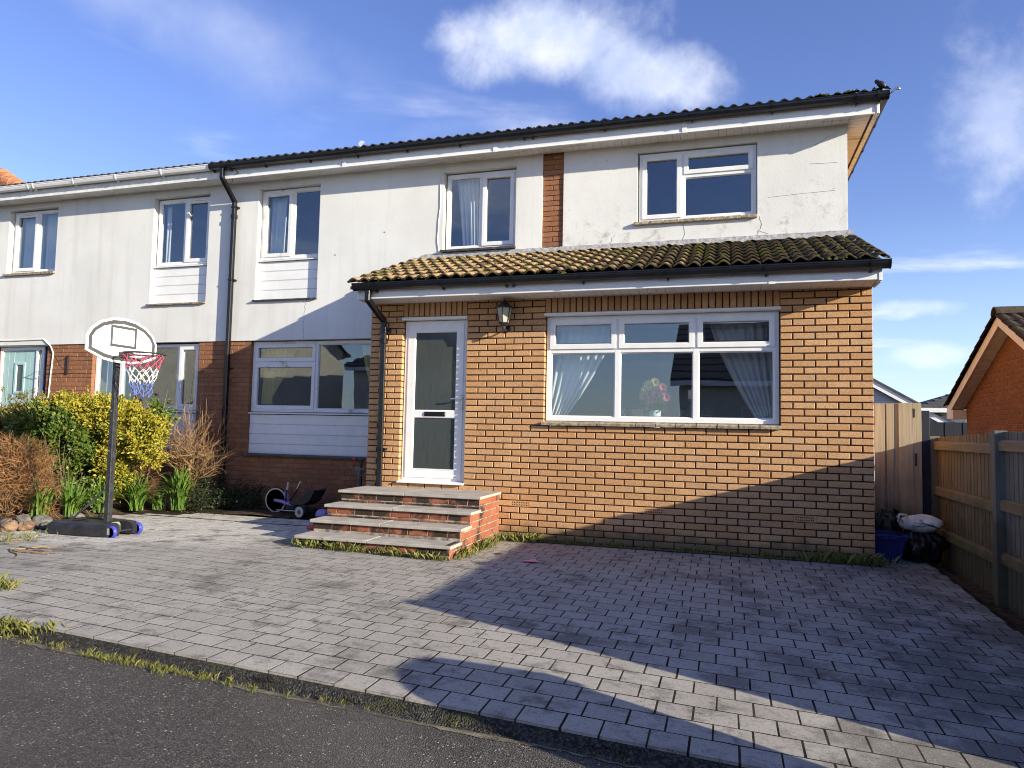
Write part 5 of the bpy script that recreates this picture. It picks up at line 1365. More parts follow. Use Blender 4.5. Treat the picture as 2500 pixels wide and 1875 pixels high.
# ================================================================== TRIKE
tk = thing('drift_trike', 'black and lilac low drift trike parked in shade by the brick wall', 'trike', (-7.5, .9, 0))
fx, fy, fr = -7.86, .95, .19
whl = P(MB().mat('rubber').lathe([(fr - .032, -.018), (fr - .006, -.018), (fr, -.008), (fr, .008), (fr - .006, .018), (fr - .032, .018)], (fx, fy, fr), (0, 1, 0), 36), 'front_wheel', tk, smooth=True)
P(MB().mat('cream_rubber').lathe([(fr - .030, -.0195), (fr - .030, -.021), (fr - .012, -.021), (fr - .012, -.0195)], (fx, fy, fr), (0, 1, 0), 36), 'sidewall', whl)
mb = MB().mat('plastic_black').lathe([(.0, -.03), (.03, -.03), (.03, .03), (.0, .03)], (fx, fy, fr), (0, 1, 0), 14)
for k in range(5):
    a = 2 * PI * k / 5 + .3; dv = Vector((math.cos(a), 0, math.sin(a))); tv = Vector((-math.sin(a), 0, math.cos(a))); c = Vector((fx, fy, fr))
    mb.add([tuple(c + dv * .02 - tv * .012 + Vector((0, -.012, 0))), tuple(c + dv * .165 - tv * .025 + Vector((0, -.012, 0))), tuple(c + dv * .165 + tv * .025 + Vector((0, -.012, 0))), tuple(c + dv * .02 + tv * .012 + Vector((0, -.012, 0)))], [(0, 1, 2, 3)])
P(mb, 'spokes', whl)
P(MB().mat('purple_paint').lathe([(.05, 0), (.13, 0), (.135, .003), (.05, .004)], (fx, fy + .002, fr), (0, 1, 0), 5), 'wheel_disc', whl)
P(MB().mat('purple_paint').tube([(fx, fy - .04, fr), (fx + .12, fy - .045, fr - .01), (fx + .26, fy - .02, fr - .05), (fx + .33, fy, fr - .06)], [.022, .026, .030, .026], 8).tube([(fx, fy + .04, fr), (fx + .12, fy + .045, fr - .01), (fx + .26, fy + .02, fr - .05)], .022, 8), 'fork', tk, smooth=True)
P(MB().mat('purple_paint').tube([(fx + .20, fy, fr - .02), (fx + .17, fy, fr + .07), (fx + .145, fy, fr + .13)], [.030, .036, .022], 10), 'fender', tk, smooth=True)
P(MB().mat('plastic_black').tube([(fx + .20, fy - .05, fr - .01), (fx + .235, fy - .10, fr + .13), (fx + .27, fy - .11, fr + .27)], .012, 8).tube([(fx + .20, fy + .05, fr - .01), (fx + .27, fy + .10, fr + .13), (fx + .33, fy + .11, fr + .27)], .012, 8), 'handlebar', tk, smooth=True)
for s_ in (-1, 1): P(MB().mat('cream_rubber').tube([(fx + .25 + .03 * (s_ > 0), fy + s_ * .105, fr + .17), (fx + .27 + .06 * (s_ > 0), fy + s_ * .11, fr + .28)], .016, 8), 'grip', tk)
P(MB().mat('plastic_black').tube([(fx + .30, fy, .12), (fx + .5, fy - .02, .09), (fx + .66, fy - .02, .09)], .024, 8).tube([(-7.19, .62, .09), (-7.10, 1.22, .09)], .012, 8), 'frame', tk, smooth=True)
P(MB().mat('chrome').tube([(fx + .13, fy - .17, .07), (fx + .62, fy - .20, .07)], .008, 8), 'side_bar', tk)
seat = [(-7.53, .155), (-7.44, .135), (-7.30, .145), (-7.20, .20), (-7.13, .33), (-7.11, .37), (-7.15, .375), (-7.22, .35), (-7.30, .27), (-7.40, .205), (-7.52, .175)]
mb = MB().mat('plastic_black'); ys2 = [fy - .16, fy - .13, fy + .13, fy + .16]; vs_ = []
for i, y in enumerate(ys2):
    e = .02 if i in (0, 3) else 0
    vs_ += [(p[0], y, p[1] + e) for p in seat]
k = len(seat); mb.add(vs_, [(a * k + i, a * k + (i + 1) % k, (a + 1) * k + (i + 1) % k, (a + 1) * k + i) for a in range(3) for i in range(k)] + [tuple(reversed(range(k))), tuple(range(3 * k, 4 * k))]); P(mb, 'seat', tk)
for (x, y) in ((-7.19, .62), (-7.10, 1.22)):
    rw = P(MB().mat('rubber').lathe([(.0, -.07), (.05, -.07), (.075, -.068), (.088, -.05), (.09, .05), (.075, .068), (.0, .07)], (x, y, .09), (.15, 1, 0), 24), 'rear_wheel', tk, smooth=True)
    P(MB().mat('cream_rubber').lathe([(.058, .071), (.060, .073), (.074, .073), (.076, .070)], (x, y, .09), (-.15, -1, 0), 24), 'sidewall', rw)
    P(MB().mat('stone_grey').lathe([(.0, .071), (.022, .074), (.030, .071)], (x, y, .09), (-.15, -1, 0), 12), 'hub', rw)
# ball / helmet and a red toy beside the steps
bl_ = thing('toy_helmet', 'lilac and blue child helmet lying beside the steps', 'helmet', (-6.9, .70, 0))
P(MB().mat('purple_paint').lathe([(.095, 0), (.105, .03), (.10, .07), (.07, .115), (.0, .135)], (-6.92, .70, .005), (.1, .05, 1), 18), 'shell', bl_, smooth=True)
P(MB().mat('blue_plastic').lathe([(.106, .0), (.112, .015), (.107, .03)], (-6.92, .70, .006), (.1, .05, 1), 18), 'band', bl_, smooth=True)
for k in range(3): P(MB().mat('board_white').tube([Vector((-6.92 + .085 * math.cos(a + k * .5), .70 + .085 * math.sin(a + k * .5) - .01, .03 + .09 * s_)) for a, s_ in ((-2.2, .1), (-1.9, .5), (-1.6, .85))], .006, 5), 'stripe', bl_)
tr_ = thing('toy_disc', 'red toy half hidden behind the second step', 'toy', (-6.42, -.25, 0))
P(MB().mat('red_plastic').lathe([(.10, 0), (.11, .02), (.09, .04), (.05, .05), (.0, .052)], (-6.42, -.25, .004), n=20), 'disc', tr_, smooth=True)
# scooters leaning at the corner of the extension
def scooter(name, label, x, y, h, bar, gripmat, barmat, lean, braces):
    sc = thing(name, label, 'scooter', (x, y, 0), group='scooters leaning at the extension corner')
    b = Vector((x + .0, y, .10)); t2 = Vector((x + lean, y, h))
    P(MB().mat(barmat).tube([b, t2], .017, 10), 'stem', sc, smooth=True)
    dv = Vector((.93, -.30, -.09 if braces else -.03)).normalized()
    P(MB().mat(barmat).tube([t2 - dv * bar, t2 + dv * bar], .013, 10), 'handlebar', sc, smooth=True)
    for s_ in (-1, 1):
        P(MB().mat(gripmat).tube([t2 + dv * bar * s_ * .62, t2 + dv * bar * s_ * 1.05], .019, 10), 'grip', sc, smooth=True)
        if braces: P(MB().mat(barmat).tube([t2 + dv * bar * s_ * .45, t2 + Vector((-lean * .2, 0, -.12))], .010, 8), 'brace', sc)
    P(MB().mat('plastic_black').cbox(x - .06, x + .06, y + .05, y + .48, .055, .08, .006), 'deck', sc)
    for dy in (0, .52): P(MB().mat('rubber').lathe([(.0, -.012), (.046, -.012), (.05, 0), (.046, .012), (.0, .012)], (x, y + dy, .052), (1, 0, 0), 18), 'wheel', sc, smooth=True)
scooter('stunt_scooter', 'worn grey stunt scooter with braced handlebar beside the top step', -6.16, .28, .745, .20, 'stone_tan', 'stone_grey', .05, True)
scooter('stunt_scooter', 'black scooter with red grips against the cladding under the lower window', -6.46, .95, .83, .16, 'red_plastic', 'plastic_black', -.01, False)
cl_ = thing('blue_coat', 'bundle of bright blue cloth hung behind the scooter', 'coat', (-6.42, 1.1, .8))
mb = MB().mat('blue_plastic')
for i in range(5): mb.lathe([(.0, -.05), (.03, -.03), (.04, 0), (.03, .04), (.0, .06)], (-6.40 + R.uniform(-.05, .06), 1.12 + R.uniform(-.04, .04), .90 + R.uniform(-.07, .06)), (R.uniform(-.4, .4), R.uniform(-.4, .4), 1), 9)
P(mb, 'cloth', cl_, smooth=True)

# ================================================================== BY THE SIDE GATE
box = thing('recycling_box', 'blue plastic recycling box standing against the brick corner', 'recycling box', (.20, .42, 0))
zb_ = gz(.2, .2)
o_ = [(.035, .20), (.275, .20), (.275, .54), (.035, .54)]; tp = [(.02, .185), (.325, .185), (.325, .58), (.02, .58)]
def boxring(f, z, e=0): return [(a[0] + (b[0] - a[0]) * f - e * (1 if k in (0, 3) else -1), a[1] + (b[1] - a[1]) * f - e * (1 if k in (0, 1) else -1), z) for k, (a, b) in enumerate(zip(o_, tp))]
rings = [boxring(0, .004), boxring(.8, .235), boxring(.8, .237, .018), boxring(1, .285, .022), boxring(1, .292, .018), boxring(1, .292, -.012), boxring(.1, .02, -.012)]
mb = MB().mat('blue_plastic'); mb.add([q for r_ in rings for q in r_], [(4 * i + k, 4 * i + (k + 1) % 4, 4 * i + 4 + (k + 1) % 4, 4 * i + 4 + k) for i in range(6) for k in range(4)] + [(3, 2, 1, 0), (24, 25, 26, 27)])
P(mb, 'tub', box); P(MB().mat('blue_plastic').cbox(.10, .24, .150, .166, .245, .275, .004), 'handle', box)
def lump(c, rx, ry, rz, seed, n=20, m=14, amp=.12, fr=3.0):
    rr = random.Random(seed); ph = [rr.uniform(0, 6) for _ in range(9)]; vs_ = []
    for j in range(m + 1):
        th = PI * j / m
        for i in range(n):
            a = 2 * PI * i / n
            k = 1 + amp * (math.sin(fr * a + ph[0] + 2 * th) + .7 * math.sin(2 * fr * a + ph[1] - 3 * th) + .6 * math.sin(5 * th + ph[2] + a) + .5 * math.sin(4 * fr * a + ph[3] + 5 * th)) / 1.5
            vs_.append((c[0] + rx * k * math.sin(th) * math.cos(a), c[1] + ry * k * math.sin(th) * math.sin(a), max(c[2] + rz * k * math.cos(th), c[2] - rz * .92)))
    return vs_, [(j * n + i, j * n + (i + 1) % n, (j + 1) * n + (i + 1) % n, (j + 1) * n + i) for j in range(m) for i in range(n)]
for (c, r3, sd, lab) in (((.53, .47, .16), (.21, .19, .18), 3, 'full black bin bag under the white carrier bag by the fence'), ((.20, .66, .25), (.17, .07, .22), 5, 'black bin bag behind the blue recycling box')):
    b = thing('bin_bag', lab, 'bin bag', (c[0], c[1], 0), group='black bin bags by the side gate')
    v_, f_ = lump(c, *r3, sd, 64, 40, .16, 5.0); P(MB().mat('bag_black').add(v_, f_), 'bag', b, smooth=True)
    P(MB().mat('bag_black').lathe([(.02, 0), (.012, .03), (.04, .08)], (c[0] + .1, c[1] - .05, c[2] + r3[2] * .9), (.3, -.2, 1), 9), 'knot', b)
wb = thing('carrier_bag', 'white carrier bag with a black bare tree print on the bin bags', 'bag', (.525, .43, .3))
wc, wr = Vector((.525, .43, .40)), (.205, .13, .095)
v_, f_ = lump(wc, *wr, 8, 36, 22, .07, 3.0); P(MB().mat('bag_white').add(v_, f_), 'bag', wb, smooth=True)
for s_ in (-1, 1): P(MB().mat('bag_white').tube([(wc.x - .19, wc.y - .08 + .03 * s_, wc.z + .02), (wc.x - .25, wc.y - .11, wc.z + .05 + .02 * s_), (wc.x - .23, wc.y - .12, wc.z + .10), (wc.x - .15, wc.y - .07 + .03 * s_, wc.z + .09)], .012, 6), 'handle', wb, smooth=True)
rr = random.Random(8); ph = [rr.uniform(0, 6) for _ in range(9)]
def bagp(u, v_2, e=.004):
    "front of the carrier bag: u across, v up"
    th = math.acos(max(-.98, min(.98, v_2))); a = -PI / 2 + u
    k = 1 + .07 * (math.sin(3 * a + ph[0] + 2 * th) + .7 * math.sin(6 * a + ph[1] - 3 * th) + .6 * math.sin(5 * th + ph[2] + a) + .5 * math.sin(12 * a + ph[3] + 5 * th)) / 1.5
    return Vector((wc.x + (wr[0] * k + e) * math.sin(th) * math.cos(a), wc.y + (wr[1] * k + e) * math.sin(th) * math.sin(a), wc.z + (wr[2] * k + e) * math.cos(th)))
tp_ = MB().mat('line_grey')
def grow_branch(u, v_2, an, L, wd, dpt):
    pts = [(u, v_2)]
    for _ in range(4):
        u += math.cos(an) * L / 4; v_2 += math.sin(an) * L / 4; an += R.uniform(-.25, .25); pts.append((u, v_2))
    tp_.tube([bagp(*q) for q in pts], [wd * (1 - .12 * i) for i in range(5)], 4, False)
    if dpt:
        for s_ in (-1, 1): grow_branch(u, v_2, an + s_ * R.uniform(.3, .7), L * R.uniform(.6, .8), wd * .6, dpt - 1)
        k = pts[2]; grow_branch(k[0], k[1], an + R.choice((-1, 1)) * .8, L * .6, wd * .5, dpt - 1)
grow_branch(.75, -.25, PI - .25, .55, .009, 3)
P(tp_, 'tree_print', wb)

# ================================================================== SMALL THINGS ON THE GROUND
pp = thing('paper_scrap', 'scrap of pink paper lying on the shaded paving', 'paper', (-3.35, -1.25, gz(-3.35, -1.25)))
z = gz(-3.35, -1.25) + .006
P(MB().mat('pink_paper').add([(-3.43, -1.22, z), (-3.30, -1.17, z + .012), (-3.24, -1.26, z + .004), (-3.30, -1.31, z + .010), (-3.40, -1.29, z + .002)], [(0, 1, 4), (1, 3, 4), (1, 2, 3)]), 'sheet', pp)
dl = thing('dead_leaf', 'dark dead leaf on the paving near the pink paper', 'leaf', (-3.75, -1.0, 0))
z = gz(-3.75, -1.0) + .004
P(MB().mat('soil').add([(-3.81, -1.0, z), (-3.75, -.965, z + .012), (-3.69, -1.0, z + .003), (-3.75, -1.035, z + .008)], [(0, 1, 3), (1, 2, 3)]), 'blade', dl)
lt = MB().mat('leaf_litter')
for i in range(420):
    zone = R.random()
    if zone < .5: x, y = R.uniform(-9.9, -8.0), R.uniform(.3, .65)
    elif zone < .7: x, y = R.uniform(-9.7, -9.0), R.uniform(-2.2, .2)
    else: x, y = R.uniform(-8.6, .3), R.uniform(-4.7, .2)
    if zone >= .9: x, y = R.uniform(.1, .56), R.uniform(-1.2, .8)
    if -5.9 < x < -4 and y > -1.7: continue
    s_ = R.uniform(.008, .022) if zone < .7 else R.uniform(.004, .009); a = R.uniform(0, 6.3); z = gz(x, y) + .006
    lt.add([(x, y, z), (x + s_ * math.cos(a + .6), y + s_ * math.sin(a + .6), z + .005), (x + 1.6 * s_ * math.cos(a), y + 1.6 * s_ * math.sin(a), z + .002), (x + s_ * math.cos(a - .6), y + s_ * math.sin(a - .6), z + .004)], [(0, 1, 2, 3)])
lt.build('leaf_litter', kind='stuff', label='scattered dead leaves and crumbs on the paving', cat='litter')
STONES = ['flat grey stone at the front of the rubble heap', 'largest tan stone at the front of the rubble heap', 'tan stone of the rubble heap next to the hoop base',
          'grey stone lying on top of the rubble heap', 'big grey stone at the back of the rubble heap', 'small grey stone touching the hoop base', 'tan stone at the far left of the rubble heap',
          'low tan stone between the rubble heap and the strap leaves', 'flat grey stone at the picture edge of the rubble heap', 'single grey stone among the strap leaves', 'smallest tan stone in front of the rubble heap']
for i, (x, y, z, r3, mt) in enumerate([(-9.28, -2.06, .07, (.10, .08, .06), 'stone_grey'), (-9.12, -2.14, .07, (.09, .10, .07), 'stone_tan'), (-9.02, -2.02, .06, (.08, .09, .06), 'stone_tan'), (-9.20, -1.92, .13, (.10, .07, .06), 'stone_grey'), (-9.02, -1.84, .10, (.11, .10, .08), 'stone_grey'), (-8.90, -1.88, .06, (.07, .06, .05), 'stone_grey'), (-9.38, -1.90, .06, (.12, .09, .06), 'stone_tan'), (-8.94, -1.66, .05, (.10, .07, .05), 'stone_tan'), (-9.45, -2.15, .05, (.10, .08, .05), 'stone_grey'), (-9.50, -.95, .05, (.09, .07, .05), 'stone_grey'), (-9.30, -2.24, .04, (.06, .05, .04), 'stone_tan')]):
    v_, f_ = lump((x, y, gz(x, y) + z * .75), *r3, 20 + i, 12, 8, .16, 2.0)
    col = 'grey' if mt == 'stone_grey' else 'tan'
    MB().mat(mt).add(v_, f_).build('rubble_stone', smooth=False, label=STONES[i], cat='stone', group='stones at the left edge of the drive')
# cut twigs lying at the left edge of the drive
for (x, y, lab) in ((-7.75, -3.05, 'bundle of dry cut twigs lying at the left edge of the drive'), (-8.75, -2.95, 'smaller scatter of dry stalks on the mossy paving corner')):
    tw = thing('twig_bundle', lab, 'twigs', (x, y, gz(x, y)))
    for i in range(9):
        a = R.uniform(-.5, .7); L = R.uniform(.3, .7); p0 = Vector((x + R.uniform(-.25, .1), y + R.uniform(-.12, .12), gz(x, y) + .012)); q = [p0]
        for k in range(4): a += R.uniform(-.3, .3); q.append(q[-1] + Vector((math.cos(a), math.sin(a), R.uniform(-.05, .12))) * L / 4)
        for v_ in q: v_.z = max(v_.z, gz(v_.x, v_.y) + .008)
        P(MB().mat('twig_dry').tube(q, [.008, .007, .006, .004, .003], 5), 'twig', tw)
# bird on the roof corner
bd = thing('bird', 'small dark bird hunched on the top right roof corner', 'bird', (.31, 1.02, 5.50))
mb = MB().mat('bird_black').lathe([(.0, -.075), (.018, -.06), (.034, -.03), (.038, 0), (.033, .03), (.024, .05), (.026, .065), (.018, .085), (.0, .092)], (.315, 1.03, 5.55), (-.75, 0, .65), 12)
mb.tube([(.262, 1.03, 5.607), (.240, 1.03, 5.602)], [.007, .002], 6).tube([(.36, 1.03, 5.515), (.42, 1.03, 5.49)], [.02, .008], 6)
P(mb, 'body', bd, smooth=True)
# wheelie bin standing in the road beyond the right edge: its shadow falls across the kerb
wbn = thing('wheelie_bin', 'grey wheelie bin whose rounded shadow crosses the kerb', 'bin', (.02, -5.36, road_z(.02)))
zr_ = road_z(.02); BCX, BCY = .02, -5.36
def binring(hx_, hy_, z): return [(BCX + a * hx_, BCY + b * hy_, zr_ + z) for a, b in ((-1, -1), (1, -1), (1, 1), (-1, 1))]
rings = [binring(.20, .20, .03), binring(.25, .27, .92), binring(.275, .295, .92), binring(.275, .295, .97)]
P(MB().mat('bin_green').add([q for r_ in rings for q in r_], [(4 * i + k, 4 * i + (k + 1) % 4, 4 * i + 4 + (k + 1) % 4, 4 * i + 4 + k) for i in range(3) for k in range(4)] + [(3, 2, 1, 0), (12, 13, 14, 15)]), 'body', wbn)
ld = [(BCY + .30 * math.cos(PI * k / 10), zr_ + .972 + .13 * math.sin(PI * k / 10)) for k in range(11)]
P(MB().mat('bin_green').prism(ld, BCX - .29, BCX + .29, 'x'), 'lid', wbn)
for s_ in (-1, 1): P(MB().mat('rubber').lathe([(.0, -.025), (.09, -.025), (.10, 0), (.09, .025), (.0, .025)], (BCX + .23, BCY + s_ * .27, zr_ + .10), (0, 1, 0), 20), 'wheel', wbn, smooth=True)
P(MB().mat('bin_green').tube([(BCX + .30, BCY - .18, zr_ + .93), (BCX + .35, BCY - .18, zr_ + .95), (BCX + .35, BCY + .18, zr_ + .95), (BCX + .30, BCY + .18, zr_ + .93)], .014, 8), 'handle', wbn)

# ================================================================== PLANTS
def leaf_cloud(mb, n, centre, rad3, size, seed, shell=.45, per=34, spread=.075):
    "leaf-sized faces gathered in many small sprays that fill an uneven ellipsoid and leave gaps"
    rs = np.random.RandomState(seed)
    C = np.array(centre); Rr = np.array(rad3); k = max(1, n // per)
    dk = rs.normal(size=(k, 3)); dk /= np.linalg.norm(dk, axis=1)[:, None]
    lc = rs.normal(size=(7, 3)); lc /= np.linalg.norm(lc, axis=1)[:, None]
    lum = .74 + .36 * np.clip(((dk @ lc.T).max(axis=1) - .5) / .5, 0, 1)
    rk = (shell + (1 - shell) * rs.rand(k) ** .55) * lum
    ck = C + dk * rk[:, None] * Rr
    n = k * per
    cen = np.repeat(ck, per, 0); out = np.repeat(dk, per, 0)
    tw = dk * .8 + rs.normal(size=(k, 3)) * .5; tw[:, 2] += .35; tw /= np.linalg.norm(tw, axis=1)[:, None]; tw = np.repeat(tw, per, 0)
    al = rs.rand(n)[:, None]
    sp = min(spread, .6 * float(Rr.min()))
    pos = cen + tw * (al - .5) * sp * 2.4 + rs.normal(size=(n, 3)) * sp * .42
    keep = pos[:, 2] > .015
    pos, out, tw = pos[keep], out[keep], tw[keep]; n = len(pos)
    ax = tw * .7 + out * .4 + rs.normal(size=(n, 3)) * .6; ax /= np.linalg.norm(ax, axis=1)[:, None]
    sd = np.cross(ax, out + rs.normal(size=(n, 3)) * .7); sd /= np.linalg.norm(sd, axis=1)[:, None] + 1e-9
    nn = np.cross(sd, ax)
    s_ = size * (.6 + .7 * rs.rand(n))[:, None]
    v0 = pos; v1 = pos + ax * s_ * .5 + sd * s_ * .29 + nn * s_ * .10; v2 = pos + ax * s_; v3 = pos + ax * s_ * .5 - sd * s_ * .29 + nn * s_ * .10
    V = np.stack([v0, v1, v2, v3], 1).reshape(-1, 3)
    b = len(mb.v); mb.v.extend(map(tuple, V.tolist()))
    mb.f.extend([(b + 4 * i, b + 4 * i + 1, b + 4 * i + 2, b + 4 * i + 3) for i in range(n)]); mb.mi.extend([mb.cur] * n)
def stems(mb, base, tops, r0, n=5, wob=.06):
    for tp in tops:
        a, b = Vector(base), Vector(tp); pts = [a.lerp(b, k / n) + Vector((R.uniform(-wob, wob), R.uniform(-wob, wob), R.uniform(-wob, wob) * .5)) * (0 if k in (0,) else 1) for k in range(n + 1)]
        mb.tube(pts, [r0 * (1 - .8 * k / n) for k in range(n + 1)], 5)
def bush(name, label, cat, base, blobs, mat, size, seed, group=None, stemmat='bark', density=9000, inner=None):
    t_ = thing(name, label, cat, base, group)
    mb = MB().mat(mat)
    for i, (c, r3, k) in enumerate(blobs):
        mb.mat(mat); leaf_cloud(mb, int(density * k * .72), c, r3, size, seed + i)
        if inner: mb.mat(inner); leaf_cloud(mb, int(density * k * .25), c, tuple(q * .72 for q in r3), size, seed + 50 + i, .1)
    P(mb, 'foliage', t_)
    s_ = MB().mat(stemmat); stems(s_, base, [b[0] for b in blobs] + [(b[0][0] + R.uniform(-.3, .3), b[0][1] + R.uniform(-.2, .2), b[0][2] + R.uniform(-.2, .1)) for b in blobs], .018); P(s_, 'stem', t_)
    return t_
bush('euonymus_shrub', 'bright yellow variegated shrub behind the hoop pole', 'shrub', (-10.0, .30, .0),
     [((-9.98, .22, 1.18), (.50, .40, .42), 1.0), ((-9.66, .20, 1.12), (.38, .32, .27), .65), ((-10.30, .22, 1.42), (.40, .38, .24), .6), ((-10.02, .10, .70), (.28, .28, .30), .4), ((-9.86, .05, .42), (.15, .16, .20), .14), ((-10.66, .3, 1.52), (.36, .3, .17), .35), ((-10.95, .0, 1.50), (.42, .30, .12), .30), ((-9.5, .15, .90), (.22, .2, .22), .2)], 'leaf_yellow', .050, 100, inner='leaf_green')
bush('laurel_shrub', 'glossy dark green shrub left of the yellow one in the hedge', 'shrub', (-10.75, -.25, .0),
     [((-10.62, -.25, .98), (.48, .42, .52), 1.0), ((-11.00, -.3, 1.12), (.45, .40, .42), .7), ((-10.35, -.1, .60), (.36, .32, .40), .5), ((-10.35, .45, 1.42), (.3, .25, .22), .25), ((-9.72, .55, 1.38), (.2, .2, .2), .16)], 'leaf_green', .060, 140, density=8000)
bush('hedge_shrub', 'olive brown hedge shrub at the far left under the mint door', 'shrub', (-11.6, -.2, .0),
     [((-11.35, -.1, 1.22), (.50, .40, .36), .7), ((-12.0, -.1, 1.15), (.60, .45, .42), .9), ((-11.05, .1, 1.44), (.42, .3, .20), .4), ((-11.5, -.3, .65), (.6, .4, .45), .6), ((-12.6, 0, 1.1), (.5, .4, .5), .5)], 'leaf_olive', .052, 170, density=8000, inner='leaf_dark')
# rust-coloured dead shrub: fine tangled sprays
rs_ = thing('rust_shrub', 'rust brown dead shrub of fine tangled twigs at the left edge', 'shrub', (-10.35, -1.15, .0))
mb = MB().mat('leaf_rust')
for i in range(2600):
    a = R.uniform(0, 2 * PI); h = R.random() ** .8; r_ = math.sqrt(R.random()) * (.62 - .18 * h)
    x, y, z = -10.45 + r_ * 1.15 * math.cos(a), -1.15 + r_ * .75 * math.sin(a), .03 + 1.05 * h * (1 - .35 * (r_ / .62) ** 2)
    q = [Vector((x, y, z))]; dv = Vector((math.cos(a) * .5 + R.uniform(-.6, .6), math.sin(a) * .5 + R.uniform(-.6, .6), R.uniform(-.2, 1.0))).normalized()
    for k in range(3): dv = (dv + Vector((R.uniform(-.5, .5), R.uniform(-.5, .5), R.uniform(-.5, .4)))).normalized(); q.append(q[-1] + dv * R.uniform(.03, .07))
    mb.tube(q, [.0035, .003, .0025, .0015], 3, False)
P(mb, 'sprays', rs_)
mb = MB().mat('bark'); stems(mb, (-10.4, -1.15, 0), [(-10.4 + R.uniform(-.5, .5), -1.15 + R.uniform(-.4, .4), R.uniform(.5, 1.0)) for _ in range(16)], .012); P(mb, 'stem', rs_)
# leafless twiggy shrub
fo = thing('twiggy_shrub', 'leafless orange brown twiggy shrub in front of the neighbour window', 'shrub', (-9.42, .85, .0))
mb = MB().mat('twig'); base = Vector((-9.40, .85, .02)); trunk = MB().mat('twig')
def shoot(p, dv, L, r_, depth):
    q = [p]; n = 5
    for k in range(n):
        dv = (dv + Vector((R.uniform(-.34, .34), R.uniform(-.34, .34), R.uniform(-.20, .26)))).normalized(); q.append(q[-1] + dv * L / n)
    mb.tube(q, [r_ * (1 - .13 * k) for k in range(n + 1)], 4 if depth else 3, False)
    if depth:
        for k in range(R.randint(3, 5)):
            j = R.randint(1, n); nd = (dv + Vector((R.uniform(-.9, .9), R.uniform(-.8, .8), R.uniform(-.35, .8)))).normalized()
            shoot(q[j], nd, L * R.uniform(.45, .75), r_ * .55, depth - 1)
for k in range(9):
    a = R.uniform(0, 6.3); tpv = base + Vector((R.uniform(-.30, .30), R.uniform(-.16, .12), R.uniform(.42, .85)))
    trunk.tube([base + Vector((R.uniform(-.05, .05), R.uniform(-.05, .05), 0)), base.lerp(tpv, .5) + Vector((R.uniform(-.05, .05), 0, 0)), tpv], [.020, .016, .013], 6)
    for _ in range(8):
        dv = Vector((R.uniform(-1.2, 1.2), R.uniform(-.8, .45), R.uniform(.0, 1.0))).normalized()
        shoot(tpv, dv, R.uniform(.34, .58), .0075, 2)
for k in range(26):
    x0 = base.x + R.uniform(-.55, .40)
    p = Vector((x0, .85 + R.uniform(-.35, .3), R.uniform(.9, 1.4))); q = [p]; L = R.uniform(.4, 1.25 if k < 12 else .8); dv = Vector((R.uniform(-.30, .30) + (x0 - base.x) * .35, R.uniform(-.2, .2), 1)).normalized()
    for i in range(5): dv = (dv + Vector((R.uniform(-.07, .07), R.uniform(-.06, .06), .03))).normalized(); q.append(q[-1] + dv * L / 5)
    mb.tube(q, [.0045, .004, .0035, .003, .0025, .0018], 4, False)
P(mb, 'twigs', fo); P(trunk, 'stem', fo)
# strap-leaved clumps along the bed edge
def strap(base, n, L, wd, spread, seed, label):
    rr = random.Random(seed); t_ = thing('strap_leaf_plant', label, 'plant', base, 'strap leaved plants along the bed edge'); mb = MB().mat('leaf_strap')
    for i in range(n):
        a = rr.uniform(0, 2 * PI); l = L * rr.uniform(.6, 1.1); lean = rr.uniform(.15, 1.0) * spread; p0 = Vector(base) + Vector((rr.uniform(-.07, .07), rr.uniform(-.07, .07), 0))
        out = Vector((math.cos(a), math.sin(a), 0)); sd = Vector((-math.sin(a), math.cos(a), 0)); k = 7; vs_ = []
        for j in range(k + 1):
            f = j / k; bend = lean * f ** 1.6
            c = p0 + out * (l * (.25 * f * lean + .55 * bend * f)) + Vector((0, 0, l * (f - .55 * bend * f)))
            hw = wd * (.7 + .6 * f) * (1 - f ** 3) + .001
            vs_ += [tuple(c + sd * hw + out * hw * .25), tuple(c - out * .004), tuple(c - sd * hw + out * hw * .25)]
        mb.add(vs_, [(3 * j + q, 3 * j + q + 1, 3 * j + q + 4, 3 * j + q + 3) for j in range(k) for q in (0, 1)])
    P(mb, 'leaves', t_, smooth=True); return t_
strap((-9.22, .50, .02), 105, .74, .019, 1.0, 1, 'largest strap leaved clump below the twiggy shrub')
strap((-9.62, .12, .03), 75, .62, .018, 1.15, 2, 'strap leaved clump right of the hoop pole')
strap((-9.86, -.25, .03), 70, .62, .018, 1.1, 3, 'strap leaved clump directly behind the hoop pole')
strap((-9.85, -.75, .03), 65, .58, .018, 1.1, 4, 'strap leaved clump above the brace of the hoop')
strap((-9.95, -1.12, .03), 60, .55, .018, 1.1, 5, 'strap leaved clump beside the rubble heap')
strap((-9.50, .42, .02), 36, .40, .013, 1.2, 6, 'small strap leaved clump between the two taller ones')
bush('low_shrub', 'low dark evergreen shrub in shade at the foot of the downpipe', 'shrub', (-8.9, 1.15, .0), [((-8.95, 1.05, .20), (.42, .30, .26), .45), ((-8.50, 1.10, .16), (.35, .26, .20), .3), ((-9.02, .62, .14), (.18, .15, .16), .16)], 'leaf_dark', .032, 300, density=9000)
bush('leafy_weed', 'small bright green leafy plant under the yellow shrub', 'plant', (-9.72, -.55, .0), [((-9.72, -.55, .24), (.17, .17, .22), .07)], 'leaf_strap', .055, 320, density=5000)
